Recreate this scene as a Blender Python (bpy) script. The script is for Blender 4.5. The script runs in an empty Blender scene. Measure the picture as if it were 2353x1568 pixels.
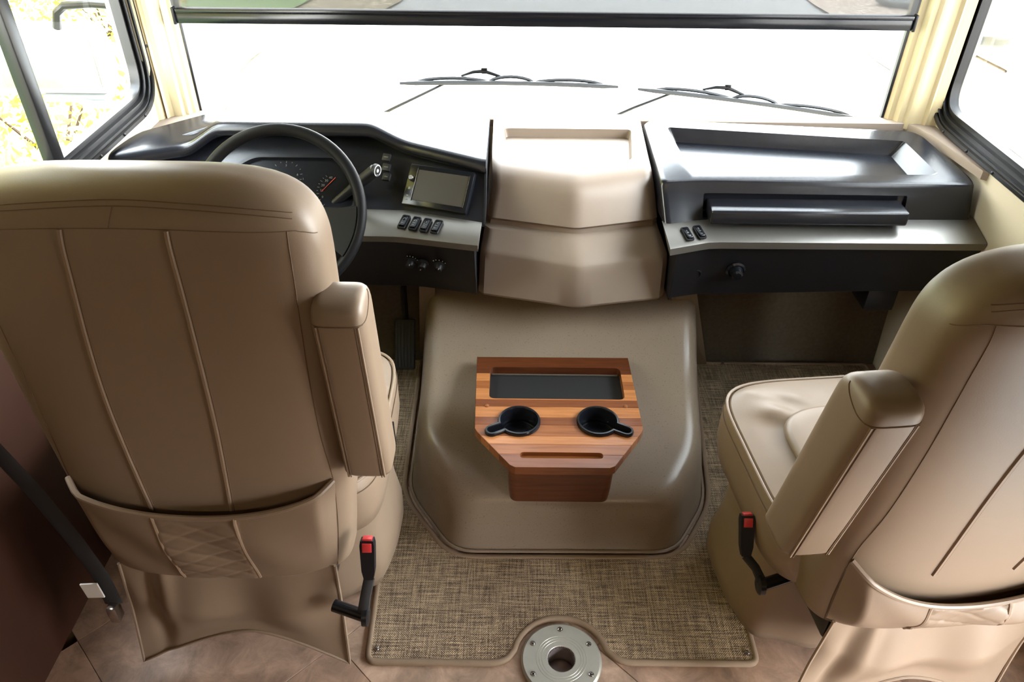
import bpy, bmesh, math, random
from mathutils import Vector, Matrix
from mathutils.geometry import tessellate_polygon
random.seed(7)
sc = bpy.context.scene
COL = sc.collection
R = math.radians

# ------------------------------------------------------------------ camera
cam_d = bpy.data.cameras.new('camera')
cam = bpy.data.objects.new('camera', cam_d)
COL.objects.link(cam)
cam_d.sensor_width = 36.0
cam_d.lens = 1770.0 / 2353.0 * 36.0
cam_d.clip_start = 0.02
cam_d.clip_end = 300
cam.matrix_world = (Matrix.Translation((-0.10, 0.0, 1.61)) @ Matrix.Rotation(R(90 - 36.5), 4, 'X')
                    @ Matrix.Rotation(R(0.6), 4, 'Z'))
sc.camera = cam

# ------------------------------------------------------------------ world, lights, exposure
SKY = 95.0
world = bpy.data.worlds.new('overcast_sky')
sc.world = world
world.use_nodes = True
wn = world.node_tree.nodes
wl = world.node_tree.links
bg = wn['Background']
wtc = wn.new('ShaderNodeTexCoord')
wsep = wn.new('ShaderNodeSeparateXYZ')
wramp = wn.new('ShaderNodeValToRGB')
wl.new(wtc.outputs['Generated'], wsep.inputs[0])
wl.new(wsep.outputs['Z'], wramp.inputs[0])
wramp.color_ramp.elements[0].position = 0.0
wramp.color_ramp.elements[0].color = (1.0, 0.985, 0.96, 1)
wramp.color_ramp.elements[1].position = 0.6
wramp.color_ramp.elements[1].color = (0.86, 0.93, 1.0, 1)
wl.new(wramp.outputs[0], bg.inputs['Color'])
bg.inputs['Strength'].default_value = SKY


def area_light(name, loc, rot, size, size_y, power, color):
    d = bpy.data.lights.new(name, 'AREA')
    d.shape = 'RECTANGLE'
    d.size = size
    d.size_y = size_y
    d.energy = power
    d.color = color
    o = bpy.data.objects.new(name, d)
    COL.objects.link(o)
    o.location = loc
    o.rotation_euler = rot
    return o


# warm fill lights added behind the camera for the seat backs (fixtures further down)
FILL_COL = (1.0, 0.74, 0.46)
area_light('fill_light', (-0.5, -1.5, 2.0), (0, 0, 0), 0.8, 0.4, 28.0, FILL_COL)
area_light('fill_light', (0.5, -1.5, 2.0), (0, 0, 0), 0.8, 0.4, 28.0, FILL_COL)

sc.view_settings.view_transform = 'Standard'
sc.view_settings.look = 'None'
sc.view_settings.exposure = -1.5
sc.view_settings.gamma = 1.0
sc.view_settings.use_curve_mapping = False
sc.cycles.max_bounces = 10
sc.cycles.diffuse_bounces = 6
sc.cycles.transparent_max_bounces = 12
sc.cycles.caustics_reflective = False
sc.cycles.caustics_refractive = False
sc.cycles.sample_clamp_indirect = 6.0
sc.cycles.use_denoising = True


# ------------------------------------------------------------------ materials
def new_mat(name):
    m = bpy.data.materials.new(name)
    m.use_nodes = True
    nt = m.node_tree
    return m, nt, nt.nodes['Principled BSDF']


def pbr(name, col, rough=0.5, metal=0.0, spec=0.5, vary=0.08, vscale=6.0, bump=0.0, bscale=300.0, coat=0.0,
        speck=None, sheen=0.0):
    """colour broken up by noise, fine relief from a second noise"""
    m, nt, b = new_mat(name)
    N, L = nt.nodes, nt.links
    tc = N.new('ShaderNodeTexCoord')
    nz = N.new('ShaderNodeTexNoise')
    nz.inputs['Scale'].default_value = vscale
    nz.inputs['Detail'].default_value = 4
    L.new(tc.outputs['Object'], nz.inputs['Vector'])
    mx = N.new('ShaderNodeMix')
    mx.data_type = 'RGBA'
    mx.inputs['A'].default_value = [c * (1 - vary) for c in col] + [1]
    mx.inputs['B'].default_value = [min(1, c * (1 + vary)) for c in col] + [1]
    L.new(nz.outputs['Fac'], mx.inputs['Factor'])
    out = mx.outputs['Result']
    if speck:
        sn = N.new('ShaderNodeTexNoise')
        sn.inputs['Scale'].default_value = speck[1]
        sn.inputs['Detail'].default_value = 2
        L.new(tc.outputs['Object'], sn.inputs['Vector'])
        rp = N.new('ShaderNodeValToRGB')
        rp.color_ramp.elements[0].position = speck[2]
        rp.color_ramp.elements[1].position = speck[2] + 0.08
        L.new(sn.outputs['Fac'], rp.inputs[0])
        m2 = N.new('ShaderNodeMix')
        m2.data_type = 'RGBA'
        m2.inputs['B'].default_value = list(speck[0]) + [1]
        L.new(rp.outputs[0], m2.inputs['Factor'])
        L.new(out, m2.inputs['A'])
        out = m2.outputs['Result']
    L.new(out, b.inputs['Base Color'])
    b.inputs['Roughness'].default_value = rough
    b.inputs['Metallic'].default_value = metal
    b.inputs['Specular IOR Level'].default_value = spec
    b.inputs['Coat Weight'].default_value = coat
    b.inputs['Coat Roughness'].default_value = 0.15
    if sheen:
        b.inputs['Sheen Weight'].default_value = sheen
    if bump:
        bn = N.new('ShaderNodeTexNoise')
        bn.inputs['Scale'].default_value = bscale
        bn.inputs['Detail'].default_value = 3
        L.new(tc.outputs['Object'], bn.inputs['Vector'])
        bp = N.new('ShaderNodeBump')
        bp.inputs['Strength'].default_value = bump
        bp.inputs['Distance'].default_value = 0.0004
        L.new(bn.outputs['Fac'], bp.inputs['Height'])
        L.new(bp.outputs[0], b.inputs['Normal'])
    return m


M = {}
M['leather'] = pbr('tan_leather', (0.225, 0.162, 0.112), 0.45, vary=0.07, vscale=9, bump=0.22, bscale=420)
M['leather_panel'] = pbr('tan_leather_panel', (0.205, 0.145, 0.099), 0.48, vary=0.07, vscale=9, bump=0.22, bscale=420)
M['piping'] = pbr('pale_piping', (0.25, 0.18, 0.125), 0.5, bump=0.3, bscale=500)
M['thread'] = pbr('brown_thread', (0.13, 0.08, 0.048), 0.8, bump=0.3, bscale=900)
M['dark_plastic'] = pbr('charcoal_plastic', (0.011, 0.012, 0.016), 0.24, vary=0.12, vscale=20, bump=0.25, bscale=700)
M['black_plastic'] = pbr('black_plastic', (0.007, 0.007, 0.009), 0.5, spec=0.3, vary=0.15, bump=0.1, bscale=500)
M['wheel_black'] = pbr('wheel_black', (0.006, 0.006, 0.007), 0.5, spec=0.12, bump=0.1, bscale=500)
M['gloss_black'] = pbr('gloss_black', (0.007, 0.008, 0.011), 0.2, spec=0.35, vary=0.1)
M['rubber'] = pbr('black_rubber', (0.012, 0.012, 0.013), 0.62, bump=0.2, bscale=300)
M['beige_plastic'] = pbr('beige_plastic', (0.285, 0.225, 0.178), 0.38, vary=0.04, vscale=30, bump=0.22, bscale=650)
M['cover_beige'] = pbr('beige_flecked_moulding', (0.25, 0.192, 0.14), 0.28, vary=0.05, vscale=18,
                       bump=0.12, bscale=500, speck=((0.18, 0.135, 0.095), 260, 0.62))
M['silver'] = pbr('satin_silver', (0.31, 0.295, 0.27), 0.34, metal=0.8, vary=0.05, vscale=40, bump=0.08, bscale=900)
M['steel'] = pbr('machined_aluminium', (0.52, 0.50, 0.43), 0.42, metal=0.6, vary=0.07, vscale=60, bump=0.12, bscale=300)
M['bright_steel'] = pbr('bright_steel', (0.62, 0.60, 0.60), 0.22, metal=1.0, vary=0.06)
M['socket_steel'] = pbr('socket_steel', (0.42, 0.36, 0.36), 0.4, metal=0.6, vary=0.2, vscale=80, bump=0.3, bscale=200)
M['grey_print'] = pbr('grey_print', (0.22, 0.22, 0.21), 0.6)
M['white_print'] = pbr('white_print', (0.62, 0.62, 0.60), 0.6)
M['dim_print'] = pbr('dim_print', (0.12, 0.12, 0.115), 0.6)
M['needle_red'] = pbr('red_needle', (0.50, 0.06, 0.03), 0.5)
M['button_red'] = pbr('red_button', (0.55, 0.035, 0.04), 0.4, vary=0.12, vscale=120)
M['webbing'] = pbr('black_webbing', (0.016, 0.016, 0.018), 0.75, bump=0.4, bscale=800)
M['label_white'] = pbr('white_label', (0.75, 0.72, 0.68), 0.7)
M['screen'] = pbr('grey_screen', (0.06, 0.055, 0.048), 0.25, vary=0.1)
M['black_frame'] = pbr('black_frame', (0.009, 0.009, 0.010), 0.3, spec=0.35, vary=0.15, bump=0.06, bscale=200)
M['wall'] = pbr('cream_wall', (0.56, 0.485, 0.34), 0.55, vary=0.03, bump=0.08, bscale=200)
M['pillar'] = pbr('cream_pillar', (0.60, 0.49, 0.285), 0.45, vary=0.05, vscale=4, bump=0.06, bscale=200)
M['ceiling'] = pbr('pale_ceiling', (0.20, 0.175, 0.14), 0.8, vary=0.03, bump=0.1, bscale=150)
M['cherry'] = pbr('dark_cherry', (0.036, 0.012, 0.006), 0.45, vary=0.25, vscale=14)
M['carpet'] = pbr('grey_brown_carpet', (0.105, 0.088, 0.066), 0.95, vary=0.3, vscale=90, bump=0.8, bscale=500)
M['binding'] = pbr('tan_binding', (0.25, 0.175, 0.115), 0.85, vary=0.12, vscale=60, bump=0.5, bscale=500)
M['asphalt'] = pbr('grey_asphalt', (0.30, 0.30, 0.29), 0.9, vary=0.12, vscale=3, bump=0.3, bscale=60,
                   speck=((0.22, 0.22, 0.21), 40, 0.62))
M['grass'] = pbr('lawn_green', (0.105, 0.17, 0.05), 0.9, vary=0.35, vscale=1.3, bump=0.6, bscale=40,
                 speck=((0.30, 0.27, 0.12), 14, 0.66))
M['litter'] = pbr('leaf_litter', (0.22, 0.18, 0.12), 0.95, vary=0.5, vscale=16, bump=0.6, bscale=30,
                  speck=((0.40, 0.33, 0.24), 12, 0.6))
M['gravel'] = pbr('pink_gravel', (0.34, 0.27, 0.21), 0.95, vary=0.5, vscale=18, bump=0.7, bscale=30,
                  speck=((0.55, 0.46, 0.38), 14, 0.58))
M['stone'] = pbr('grey_stone', (0.15, 0.17, 0.17), 0.9, vary=0.3, vscale=6, bump=0.6, bscale=20)
M['yellow_leaf'] = pbr('yellow_leaf', (0.50, 0.44, 0.07), 0.7, vary=0.4, vscale=5)
M['pale_leaf'] = pbr('pale_leaf', (0.46, 0.41, 0.27), 0.7, vary=0.4, vscale=5)
M['white_paint'] = pbr('white_paint', (0.78, 0.77, 0.72), 0.25, vary=0.02)
M['fill_lens'] = pbr('fill_lens', (0.85, 0.8, 0.7), 0.3)


def glass_mat(name, tint, gloss):
    m, nt, b = new_mat(name)
    N, L = nt.nodes, nt.links
    N.remove(b)
    tr = N.new('ShaderNodeBsdfTransparent')
    tr.inputs[0].default_value = list(tint) + [1]
    gl = N.new('ShaderNodeBsdfGlossy')
    gl.inputs['Roughness'].default_value = 0.02
    fr = N.new('ShaderNodeFresnel')
    fr.inputs[0].default_value = 1.45
    mu = N.new('ShaderNodeMath')
    mu.operation = 'MULTIPLY'
    mu.inputs[1].default_value = gloss
    L.new(fr.outputs[0], mu.inputs[0])
    mx = N.new('ShaderNodeMixShader')
    L.new(mu.outputs[0], mx.inputs[0])
    L.new(tr.outputs[0], mx.inputs[1])
    L.new(gl.outputs[0], mx.inputs[2])
    L.new(mx.outputs[0], N['Material Output'].inputs[0])
    return m


M['glass'] = glass_mat('window_glass', (0.93, 0.95, 0.94), 0.7)


def shade_mat():
    """woven solar screen: fine open weave that lets a few percent of the light through"""
    m, nt, b = new_mat('solar_screen')
    N, L = nt.nodes, nt.links
    tc = N.new('ShaderNodeTexCoord')
    mp = N.new('ShaderNodeMapping')
    mp.inputs['Scale'].default_value = (900, 900, 900)
    L.new(tc.outputs['Object'], mp.inputs[0])
    nz = N.new('ShaderNodeTexNoise')
    nz.inputs['Scale'].default_value = 0.6
    L.new(mp.outputs[0], nz.inputs['Vector'])
    rp = N.new('ShaderNodeMapRange')
    rp.inputs['From Min'].default_value = 0.3
    rp.inputs['From Max'].default_value = 0.7
    rp.inputs['To Min'].default_value = 0.93
    rp.inputs['To Max'].default_value = 0.948
    L.new(nz.outputs['Fac'], rp.inputs[0])
    tr = N.new('ShaderNodeBsdfTransparent')
    b.inputs['Base Color'].default_value = (0.05, 0.05, 0.05, 1)
    b.inputs['Roughness'].default_value = 0.8
    mx = N.new('ShaderNodeMixShader')
    L.new(rp.outputs[0], mx.inputs[0])
    L.new(tr.outputs[0], mx.inputs[1])
    L.new(b.outputs[0], mx.inputs[2])
    L.new(mx.outputs[0], N['Material Output'].inputs[0])
    return m


M['screen_fabric'] = shade_mat()


def wood(name, col, dark):
    m, nt, b = new_mat(name)
    N, L = nt.nodes, nt.links
    tc = N.new('ShaderNodeTexCoord')
    mp = N.new('ShaderNodeMapping')
    mp.inputs['Scale'].default_value = (5, 70, 70)
    L.new(tc.outputs['Object'], mp.inputs[0])
    nz = N.new('ShaderNodeTexNoise')
    nz.inputs['Scale'].default_value = 1.6
    nz.inputs['Detail'].default_value = 6
    nz.inputs['Distortion'].default_value = 0.6
    L.new(mp.outputs[0], nz.inputs['Vector'])
    rp = N.new('ShaderNodeValToRGB')
    rp.color_ramp.elements[0].position = 0.3
    rp.color_ramp.elements[0].color = list(dark) + [1]
    rp.color_ramp.elements[1].position = 0.62
    rp.color_ramp.elements[1].color = list(col) + [1]
    L.new(nz.outputs['Fac'], rp.inputs[0])
    L.new(rp.outputs[0], b.inputs['Base Color'])
    b.inputs['Roughness'].default_value = 0.36
    b.inputs['Coat Weight'].default_value = 0.25
    b.inputs['Coat Roughness'].default_value = 0.2
    return m


M['wood_dark'] = wood('cherry_dark', (0.119, 0.034, 0.011), (0.070, 0.018, 0.006))
M['wood_red'] = wood('cherry_red', (0.203, 0.062, 0.019), (0.141, 0.040, 0.012))
M['wood_mid'] = wood('cherry_mid', (0.324, 0.112, 0.034), (0.226, 0.072, 0.020))
M['wood_light'] = wood('cherry_light', (0.491, 0.196, 0.065), (0.356, 0.127, 0.038))


def weave(name, c1, c2, k):
    """basket weave: over/under threads from two sines, streaked by stretched noise"""
    m, nt, b = new_mat(name)
    N, L = nt.nodes, nt.links
    tc = N.new('ShaderNodeTexCoord')
    sp = N.new('ShaderNodeSeparateXYZ')
    L.new(tc.outputs['Object'], sp.inputs[0])

    def mth(op, a, bb=None):
        n = N.new('ShaderNodeMath')
        n.operation = op
        for i, v in enumerate((a, bb)):
            if v is None:
                continue
            if isinstance(v, (int, float)):
                n.inputs[i].default_value = v
            else:
                L.new(v, n.inputs[i])
        return n.outputs[0]

    sx = mth('SINE', mth('MULTIPLY', sp.outputs['X'], k))
    sy = mth('SINE', mth('MULTIPLY', sp.outputs['Y'], k * 0.92))
    pr = mth('ADD', mth('MULTIPLY', mth('MULTIPLY', sx, sy), 0.5), 0.5)

    def streak(scale):
        mp = N.new('ShaderNodeMapping')
        mp.inputs['Scale'].default_value = scale
        L.new(tc.outputs['Object'], mp.inputs[0])
        nz = N.new('ShaderNodeTexNoise')
        nz.inputs['Scale'].default_value = 1.0
        nz.inputs['Detail'].default_value = 3
        L.new(mp.outputs[0], nz.inputs['Vector'])
        return nz.outputs['Fac']
    s1 = streak((14, 260, 1))
    s2 = streak((260, 14, 1))
    s3 = streak((330, 330, 1))
    st = mth('ADD', mth('ADD', mth('MULTIPLY', s1, 0.42), mth('MULTIPLY', s2, 0.32)), mth('MULTIPLY', s3, 0.30))
    f = mth('ADD', mth('MULTIPLY', mth('SUBTRACT', st, 0.52), 3.6), mth('SUBTRACT', mth('MULTIPLY', pr, 0.6), -0.1))
    rp = N.new('ShaderNodeValToRGB')
    rp.color_ramp.elements[0].position = 0.05
    rp.color_ramp.elements[0].color = list(c1) + [1]
    rp.color_ramp.elements[1].position = 0.95
    rp.color_ramp.elements[1].color = list(c2) + [1]
    L.new(f, rp.inputs[0])
    L.new(rp.outputs[0], b.inputs['Base Color'])
    b.inputs['Roughness'].default_value = 0.62
    bp = N.new('ShaderNodeBump')
    bp.inputs['Strength'].default_value = 0.7
    bp.inputs['Distance'].default_value = 0.002
    L.new(pr, bp.inputs['Height'])
    L.new(bp.outputs[0], b.inputs['Normal'])
    return m


M['weave'] = weave('woven_mat', (0.06, 0.035, 0.019), (0.62, 0.455, 0.29), 1250)


def tile_mat(name, col):
    m, nt, b = new_mat(name)
    N, L = nt.nodes, nt.links
    tc = N.new('ShaderNodeTexCoord')
    n1 = N.new('ShaderNodeTexNoise')
    n1.inputs['Scale'].default_value = 14
    n1.inputs['Detail'].default_value = 8
    n1.inputs['Roughness'].default_value = 0.7
    n1.inputs['Distortion'].default_value = 0.5
    L.new(tc.outputs['Object'], n1.inputs['Vector'])
    rp = N.new('ShaderNodeValToRGB')
    e = rp.color_ramp.elements
    e[0].position = 0.32
    e[0].color = [c * 0.55 for c in col] + [1]
    e[1].position = 0.68
    e[1].color = [min(1, c * 1.35) for c in col] + [1]
    L.new(n1.outputs['Fac'], rp.inputs[0])
    L.new(rp.outputs[0], b.inputs['Base Color'])
    b.inputs['Roughness'].default_value = 0.45
    return m


M['tile_a'] = tile_mat('tile_rose_tan', (0.37, 0.235, 0.165))
M['tile_b'] = tile_mat('tile_sand_tan', (0.42, 0.285, 0.205))
M['tile_c'] = tile_mat('tile_brown_tan', (0.32, 0.205, 0.145))


# ------------------------------------------------------------------ builders
def frame_mat(p0, u, v):
    """matrix of a panel: origin p0, x along u, y up the panel (towards v), z out of it"""
    u = Vector(u).normalized()
    n = u.cross(Vector(v)).normalized()
    w = n.cross(u)
    m = Matrix.Identity(4)
    for i in range(3):
        m[i][0], m[i][1], m[i][2], m[i][3] = u[i], w[i], n[i], p0[i]
    return m


def smooth_poly(pts, r, seg=5):
    """round the corners of a closed 2D polygon; r is one radius or one per corner"""
    out = []
    n = len(pts)
    for i in range(n):
        p = Vector(pts[i]); a = Vector(pts[i - 1]); c = Vector(pts[(i + 1) % n])
        ri = r[i] if isinstance(r, (list, tuple)) else r
        d1 = (a - p); d2 = (c - p)
        l = min(ri, d1.length * 0.49, d2.length * 0.49)
        if l < 1e-5:
            out.append(tuple(p)); continue
        s = p + d1.normalized() * l
        e = p + d2.normalized() * l
        for k in range(seg + 1):
            t = k / seg
            q = s * (1 - t) ** 2 + p * 2 * t * (1 - t) + e * t * t
            out.append(tuple(q))
    return out


class MB:
    def __init__(self):
        self.bm = bmesh.new()
        self.mi = 0

    def merge(self, bm, X=None):
        me = bpy.data.meshes.new('tmp')
        for f in bm.faces:
            f.material_index = self.mi
        bm.to_mesh(me)
        bm.free()
        if X is not None:
            me.transform(X)
        self.bm.from_mesh(me)
        bpy.data.meshes.remove(me)
        return self

    def mesh(self, me, X=None):
        b = bmesh.new()
        b.from_mesh(me)
        return self.merge(b, X)

    def raw(self, verts, faces, X=None):
        b = bmesh.new()
        vs = [b.verts.new(v) for v in verts]
        for f in faces:
            try:
                b.faces.new([vs[i] for i in f])
            except ValueError:
                pass
        return self.merge(b, X)

    def box(self, x0, x1, y0, y1, z0, z1, bevel=0.0, seg=2, X=None):
        b = bmesh.new()
        bmesh.ops.create_cube(b, size=1)
        for v in b.verts:
            v.co = Vector(((x0 + x1) / 2 + v.co.x * (x1 - x0), (y0 + y1) / 2 + v.co.y * (y1 - y0),
                           (z0 + z1) / 2 + v.co.z * (z1 - z0)))
        if bevel:
            bmesh.ops.bevel(b, geom=list(b.edges), offset=bevel, segments=seg, profile=0.5, affect='EDGES')
        return self.merge(b, X)

    def prism(self, poly, z0, z1, bevel=0.0, seg=2, X=None):
        b = bmesh.new()
        lo = [b.verts.new((p[0], p[1], z0)) for p in poly]
        hi = [b.verts.new((p[0], p[1], z1)) for p in poly]
        n = len(poly)
        b.faces.new(lo[::-1])
        top = b.faces.new(hi)
        for i in range(n):
            b.faces.new((lo[i], lo[(i + 1) % n], hi[(i + 1) % n], hi[i]))
        bmesh.ops.recalc_face_normals(b, faces=list(b.faces))
        if bevel:
            bmesh.ops.bevel(b, geom=list(top.edges), offset=bevel, segments=seg, profile=0.5, affect='EDGES')
        return self.merge(b, X)

    def loft(self, rings, cap0=True, cap1=True, closed=True, X=None):
        b = bmesh.new()
        vr = [[b.verts.new(p) for p in r] for r in rings]
        n = len(rings[0])
        for a, c in zip(vr[:-1], vr[1:]):
            for i in range(n if closed else n - 1):
                j = (i + 1) % n
                try:
                    b.faces.new((a[i], a[j], c[j], c[i]))
                except ValueError:
                    pass
        if cap0:
            b.faces.new(vr[0][::-1])
        if cap1:
            b.faces.new(vr[-1])
        bmesh.ops.recalc_face_normals(b, faces=list(b.faces))
        return self.merge(b, X)

    def grid(self, nu, nv, f, X=None, thick=0.0):
        b = bmesh.new()
        vs = [[b.verts.new(f(i / nu, j / nv)) for j in range(nv + 1)] for i in range(nu + 1)]
        for i in range(nu):
            for j in range(nv):
                b.faces.new((vs[i][j], vs[i + 1][j], vs[i + 1][j + 1], vs[i][j + 1]))
        if thick:
            b.normal_update()
            bmesh.ops.solidify(b, geom=list(b.faces), thickness=thick)
            bmesh.ops.recalc_face_normals(b, faces=list(b.faces))
        return self.merge(b, X)

    def tube(self, pts, r, n=8, closed=False, X=None, flat=1.0, caps=True):
        P = [Vector(p) for p in pts]
        m = len(P)
        rings = []
        up = None
        for i in range(m):
            if closed:
                t = P[(i + 1) % m] - P[i - 1]
            else:
                t = P[min(i + 1, m - 1)] - P[max(i - 1, 0)]
            t.normalize()
            if up is None:
                up = Vector((0, 0, 1)) if abs(t.z) < 0.9 else Vector((0, 1, 0))
            s = t.cross(up).normalized()
            up = s.cross(t).normalized()
            rr = r[i] if isinstance(r, (list, tuple)) else r
            rings.append([P[i] + s * (rr * math.cos(2 * math.pi * k / n)) + up * (rr * flat * math.sin(2 * math.pi * k / n))
                          for k in range(n)])
        if closed:
            b = bmesh.new()
            vr = [[b.verts.new(p) for p in q] for q in rings]
            for i in range(m):
                a, c = vr[i], vr[(i + 1) % m]
                for k in range(n):
                    b.faces.new((a[k], a[(k + 1) % n], c[(k + 1) % n], c[k]))
            bmesh.ops.recalc_face_normals(b, faces=list(b.faces))
            return self.merge(b, X)
        return self.loft(rings, caps, caps, X=X)

    def lathe(self, prof, n=32, X=None, cap0=True, cap1=True):
        rings = [[(r * math.cos(2 * math.pi * k / n), r * math.sin(2 * math.pi * k / n), z) for k in range(n)]
                 for r, z in prof]
        return self.loft(rings, cap0, cap1, X=X)

    def sweep_closed(self, path, prof, X=None):
        """path: list of (point, inward normal 3D, up normal 3D); prof: list of (inward, up); closed path, open profile"""
        b = bmesh.new()
        vr = [[b.verts.new(Vector(p) + Vector(a) * q[0] + Vector(c) * q[1]) for q in prof] for p, a, c in path]
        m = len(path)
        for i in range(m):
            a, c = vr[i], vr[(i + 1) % m]
            for k in range(len(prof) - 1):
                b.faces.new((a[k], a[k + 1], c[k + 1], c[k]))
        bmesh.ops.recalc_face_normals(b, faces=list(b.faces))
        return self.merge(b, X)

    def text(self, s, size, X=None, depth=0.0004, align='CENTER'):
        cu = bpy.data.curves.new('lettering', 'FONT')
        cu.body = s
        cu.size = size
        cu.extrude = depth
        cu.align_x = align
        cu.align_y = 'CENTER'
        cu.resolution_u = 2
        o = bpy.data.objects.new('lettering', cu)
        COL.objects.link(o)
        dg = bpy.context.evaluated_depsgraph_get()
        me = bpy.data.meshes.new_from_object(o.evaluated_get(dg))
        bpy.data.objects.remove(o)
        bpy.data.curves.remove(cu)
        self.mesh(me, X)
        bpy.data.meshes.remove(me)
        return self

    def build(self, name, mats, parent=None, smooth=35, **props):
        me = bpy.data.meshes.new(name)
        self.bm.to_mesh(me)
        self.bm.free()
        for m in (mats if isinstance(mats, (list, tuple)) else [mats]):
            me.materials.append(M[m])
        o = bpy.data.objects.new(name, me)
        COL.objects.link(o)
        finish(o, parent, smooth)
        for k, v in props.items():
            o[k] = v
        return o


ORG = {}


def finish(o, parent, smooth=35):
    me = o.data
    if smooth:
        me.polygons.foreach_set('use_smooth', [True] * len(me.polygons))
        me.set_sharp_from_angle(angle=R(smooth))
    if parent is not None:
        off = ORG.get(parent.name, Vector((0, 0, 0)))
        if off.length > 0:
            me.transform(Matrix.Translation(-off))
        o.parent = parent
        ORG[o.name] = off


def cut(o, cutters):
    """boolean difference of real openings; cutters are MB builders"""
    tmp = []
    for mb in cutters:
        me = bpy.data.meshes.new('cutter')
        mb.bm.to_mesh(me)
        mb.bm.free()
        c = bpy.data.objects.new('cutter', me)
        off = ORG.get(o.name, Vector((0, 0, 0)))
        me.transform(Matrix.Translation(-off))
        c.matrix_world = o.parent.matrix_world if o.parent else Matrix.Identity(4)
        COL.objects.link(c)
        if o.parent:
            c.parent = o.parent
            c.matrix_world = Matrix.Identity(4)
            c.matrix_basis = Matrix.Identity(4)
        md = o.modifiers.new('b', 'BOOLEAN')
        md.operation = 'DIFFERENCE'
        md.solver = 'EXACT'
        md.object = c
        tmp.append(c)
    bpy.context.view_layer.update()
    dg = bpy.context.evaluated_depsgraph_get()
    me = bpy.data.meshes.new_from_object(o.evaluated_get(dg))
    o.modifiers.clear()
    old = o.data
    me.name = old.name
    o.data = me
    me.polygons.foreach_set('use_smooth', [True] * len(me.polygons))
    me.set_sharp_from_angle(angle=R(35))
    for c in tmp:
        d = c.data
        bpy.data.objects.remove(c)
        bpy.data.meshes.remove(d)
    return o


def split_islands(o):
    """make every loose piece of a mesh an object of its own (same name, same parent)"""
    bm = bmesh.new()
    bm.from_mesh(o.data)
    for f in bm.faces:
        f.smooth = False
    seen, groups = set(), []
    for f in bm.faces:
        if f.index in seen:
            continue
        st, g_ = [f], []
        seen.add(f.index)
        while st:
            q = st.pop()
            g_.append(q.index)
            for e in q.edges:
                for lf in e.link_faces:
                    if lf.index not in seen:
                        seen.add(lf.index)
                        st.append(lf)
        groups.append(set(g_))
    for k, g_ in enumerate(groups):
        b2 = bm.copy()
        bmesh.ops.delete(b2, geom=[f for f in b2.faces if f.index not in g_], context='FACES')
        if k == 0:
            b2.to_mesh(o.data)
        else:
            c = o.copy()
            c.data = o.data.copy()
            b2.to_mesh(c.data)
            COL.objects.link(c)
            ORG[c.name] = ORG.get(o.name, Vector((0, 0, 0)))
        b2.free()
    bm.free()


def thing(name, label, cat, loc=(0, 0, 0), rz=0.0, group=None, local=False):
    o = bpy.data.objects.new(name, None)
    COL.objects.link(o)
    o.empty_display_size = 0.05
    o.location = loc
    o.rotation_euler = (0, 0, rz)
    o['label'] = label
    o['category'] = cat
    if group:
        o['group'] = group
    ORG[o.name] = Vector((0, 0, 0)) if local else Vector(loc)
    return o


def structure(name, loc=(0, 0, 0)):
    o = bpy.data.objects.new(name, None)
    COL.objects.link(o)
    o.empty_display_size = 0.05
    o.location = loc
    o['kind'] = 'structure'
    ORG[o.name] = Vector(loc)
    return o


def lerp(a, b, t):
    return a + (b - a) * t


def pl(xs, ys, x):
    """piecewise-linear lookup"""
    if x <= xs[0]:
        return ys[0]
    for i in range(len(xs) - 1):
        if x <= xs[i + 1]:
            return lerp(ys[i], ys[i + 1], (x - xs[i]) / (xs[i + 1] - xs[i]))
    return ys[-1]


def spl(xs, ys, x, w):
    """the same, smoothed over a window w"""
    return sum(pl(xs, ys, x + w * k / 4) for k in range(-4, 5)) / 9


def superellipse(cx, cy, a, b, n, N, z):
    out = []
    for k in range(N):
        t = 2 * math.pi * k / N
        c, s = math.cos(t), math.sin(t)
        out.append((cx + a * math.copysign(abs(c) ** (2 / n), c), cy + b * math.copysign(abs(s) ** (2 / n), s), z))
    return out


def rrect(cx, cy, w, h, r, seg=6):
    return smooth_poly([(cx - w / 2, cy - h / 2), (cx + w / 2, cy - h / 2), (cx + w / 2, cy + h / 2), (cx - w / 2, cy + h / 2)], r, seg)


# ================================================================== SETTING
floor = MB().box(-1.19, 1.19, -3.0, 2.13, -0.14, -0.06).build('floor', 'carpet', smooth=0)
floor['kind'] = 'structure'

PLATE = (0.018, 0.964)


def clip(poly, x0, x1, y0, y1):
    for ax, v, sgn in ((0, x0, 1), (0, x1, -1), (1, y0, 1), (1, y1, -1)):
        out = []
        for i in range(len(poly)):
            a, b = poly[i - 1], poly[i]
            da, db = (a[ax] - v) * sgn, (b[ax] - v) * sgn
            if da * db < 0:
                t = da / (da - db)
                out.append((lerp(a[0], b[0], t), lerp(a[1], b[1], t)))
            if db >= 0:
                out.append(b)
        poly = out
        if len(poly) < 3:
            return []
    return poly


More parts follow.
